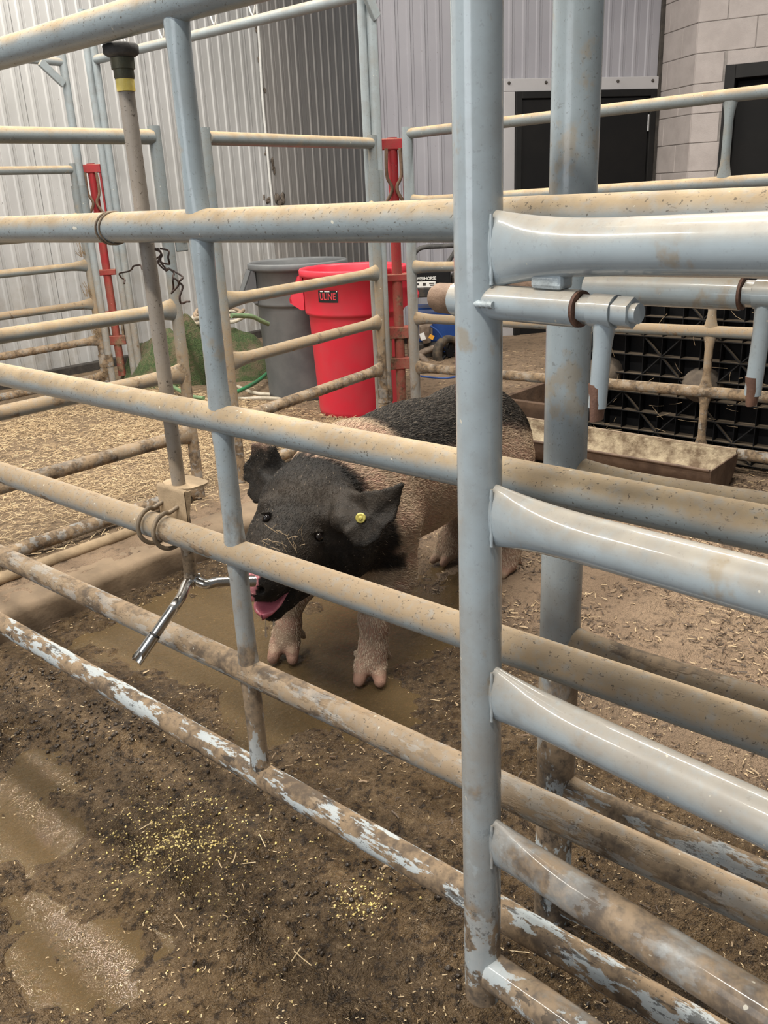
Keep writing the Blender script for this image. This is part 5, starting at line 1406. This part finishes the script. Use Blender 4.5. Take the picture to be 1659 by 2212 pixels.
# ================================================================== BEDDING AND DEBRIS
def blades(name, XY, Lr, Wr, mat, label, cat, lift=0.004, tilt=0.18, zfn=floor_h, tone=None, parent=None, curve=0.25):
    n = len(XY); X, Y = XY[:, 0], XY[:, 1]; Z = zfn(X, Y)
    an = RNG.random(n) * 2 * np.pi; L = RNG.uniform(*Lr, n); Wd = RNG.uniform(*Wr, n)
    d = np.stack([np.cos(an), np.sin(an), RNG.normal(0, tilt, n)], -1); sd = np.stack([-np.sin(an), np.cos(an), RNG.normal(0, 0.3, n)], -1)
    c = np.stack([X, Y, Z + lift * (0.4 + RNG.random(n))], -1); bend = RNG.normal(0, curve, n)
    V = []
    for t in (-0.5, 0.0, 0.5):
        p = c + d * (L * t)[:, None] + sd * (bend * L * (t * t - 0.1) * 2)[:, None]
        V += [p + sd * (Wd / 2)[:, None], p - sd * (Wd / 2)[:, None] , p + np.array([0, 0, 1]) * (Wd * 0.7)[:, None]]
    V = np.stack(V, 1)                               # n, 9, 3
    f = []
    for s in (0, 3):
        f += [(s, s + 3, s + 5, s + 2), (s + 2, s + 5, s + 4, s + 1)]
    F = (np.array(f)[None] + (np.arange(n) * 9)[:, None, None]).reshape(-1, 4)
    Vv = V.reshape(-1, 3)
    me = bpy.data.meshes.new(name); me.vertices.add(len(Vv)); me.vertices.foreach_set('co', Vv.ravel())
    me.loops.add(F.size); me.loops.foreach_set('vertex_index', F.ravel().astype(np.int32)); me.polygons.add(len(F)); me.polygons.foreach_set('loop_start', np.arange(0, F.size, 4, dtype=np.int32))
    me.update(calc_edges=True)
    tn_ = RNG.random(n) if tone is None else tone(n)
    a = me.attributes.new('tone', 'FLOAT', 'POINT'); a.data.foreach_set('value', np.repeat(tn_, 9).astype(np.float32))
    me.materials.append(MATS[mat]); o = bpy.data.objects.new(name, me); COL.objects.link(o)
    tag(o, label, cat, kind='stuff'); return o
def unif(n, x0, x1, y0, y1): return np.stack([RNG.uniform(x0, x1, n), RNG.uniform(y0, y1, n)], -1)
def keep(XY, p): return XY[RNG.random(len(XY)) < p]
A = unif(60000, 0.6, 3.35, 2.6, 4.9); dist = fbm(A[:, 0] * 2, A[:, 1] * 2, 3, 61)
A = keep(A, np.clip((A[:, 1] - 2.55) * 1.6, 0.12, 1) * np.clip(dist * 2.0 - 0.35, 0.12, 1))
blades('straw_bedding', A, (0.012, 0.042), (0.0013, 0.0028), 'straw_gold', 'golden chopped straw bedding spread behind the concrete curb', 'straw', 0.010, 0.22)
A = unif(30000, 0.95, 3.45, -0.1, 2.4); m_ = (1 - wet_mask(A[:, 0], A[:, 1])) ; dist = fbm(A[:, 0] * 5, A[:, 1] * 5, 3, 71)
A = keep(A, np.clip(m_ + 0.03, 0, 1) * np.clip(dist * 3.2 - 1.05, 0.05, 1))
blades('wood_shavings', A, (0.006, 0.026), (0.0015, 0.0042), 'chaff_brown', 'brown and pale wood shavings scattered on the dry dirt of the pen', 'shavings', 0.004, 0.15, tone=lambda n: RNG.random(n) ** 1.5)
A = unif(1700, 0.3, 1.9, 0.2, 2.36); A = keep(A, 0.4 + 0.6 * (fbm(A[:, 0] * 3, A[:, 1] * 3, 2, 15) > 0.5))
blades('chaff', A, (0.004, 0.011), (0.0009, 0.0020), 'straw_gold', 'small straw flecks trodden into the wet mud in the foreground', 'chaff', 0.003, 0.12)
A = unif(4200, 3.0, 5.6, 0.3, 4.5)
blades('dry_litter', A, (0.012, 0.04), (0.002, 0.004), 'chaff_brown', 'sparse dry litter on the floor between the far fence and the back wall', 'litter', 0.004, 0.1, tone=lambda n: RNG.random(n) ** 0.8)
A = unif(7000, 0.25, 1.9, 0.2, 2.36); A = keep(A, np.clip(fbm(A[:, 0] * 4, A[:, 1] * 4, 3, 25) * 2.6 - 0.7, 0.08, 1))
blades('pale_flecks', A, (0.0022, 0.006), (0.0009, 0.0022), 'straw_gold', 'tiny pale flecks of feed and sawdust all over the wet mud', 'flecks', 0.003, 0.2, tone=lambda n: 0.45 + 0.55 * RNG.random(n))
LS = np.array([gp(x, y) for (x, y) in ((390, 2003), (268, 1775), (318, 1796), (585, 1780), (535, 1885), (510, 1880), (640, 2070), (655, 2080), (480, 1900), (940, 1520), (1250, 2010), (1120, 2065), (365, 1905), (570, 1840))])
for q in LS:
    o = blades('straw_stalk', np.array([q]), (0.022, 0.045), (0.0016, 0.0022), 'straw_gold', 'single pale straw stalk lying on the foreground mud', 'straw', 0.006, 0.05, tone=lambda n: 0.7 + 0.3 * RNG.random(n), curve=0.05)
    del o['kind']; o['group'] = 'straw stalks on the foreground mud'
# spilled yellow feed grains
def grains(name, cen, n, sig, r, mat, label, cat, rr=(0.35, 1.0)):
    V = []; F = []; base_ = np.array([(1, 0, 0), (-1, 0, 0), (0, 1, 0), (0, -1, 0), (0, 0, 1), (0, 0, -1)], float); fo = [(0, 2, 4), (2, 1, 4), (1, 3, 4), (3, 0, 4), (2, 0, 5), (1, 2, 5), (3, 1, 5), (0, 3, 5)]
    for k in range(n):
        c = cen[k % len(cen)]; x = c[0] + RNG.normal(0, sig * c[2]); y = c[1] + RNG.normal(0, sig * c[2]); sz = r * (rr[0] + (rr[1] - rr[0]) * RNG.random() ** 2.5)
        z = float(floor_h(x, y)) + sz * 0.25; R_ = Matrix.Rotation(RNG.random() * 6.28, 3, 'Z') @ Matrix.Rotation(RNG.random() * 6.28, 3, 'X'); sc = np.array([1, 0.55 + .4 * RNG.random(), 0.4 + .4 * RNG.random()])
        k0 = len(V); V += [tuple(np.array([x, y, z]) + np.array(R_ @ Vector(b * sc * sz))) for b in base_]; F += [tuple(i + k0 for i in f) for f in fo]
    o = MB().add(V, F, True).build(name, mat); tag(o, label, cat, kind='stuff'); return o
cg_ = [(*gp(x, y), w) for (x, y, w) in ((380, 1790, 1.0), (330, 1850, 0.9), (430, 1850, 0.9), (360, 1760, 1.2), (420, 1900, 1.3), (300, 1830, 1.0), (470, 1830, 1.4), (400, 1820, 2.4), (500, 1950, 2.6), (780, 1950, 0.5))]
grains('feed_grain', cg_, 1500, 0.055, 0.0042, 'grain_yellow', 'pale yellow feed grains spilled on the mud at lower left', 'feed', (0.25, 1.0))
cm_ = [(*gp(x, y), w) for (x, y, w) in ((200, 1560, 1.0), (260, 1590, 1.0), (150, 1620, 1.0), (60, 1480, .8), (560, 1690, 1.2), (1190, 1960, .9), (1240, 1930, .9), (760, 1930, 1.3), (1150, 2100, 1.2), (330, 1650, 1.2), (40, 1580, .7), (330, 1330, .6), (700, 2000, 1.6))]
grains('manure_clods', cm_, 1500, 0.065, 0.009, 'manure', 'dark wet manure crumbs scattered over the foreground mud', 'manure', (0.12, 1.0))
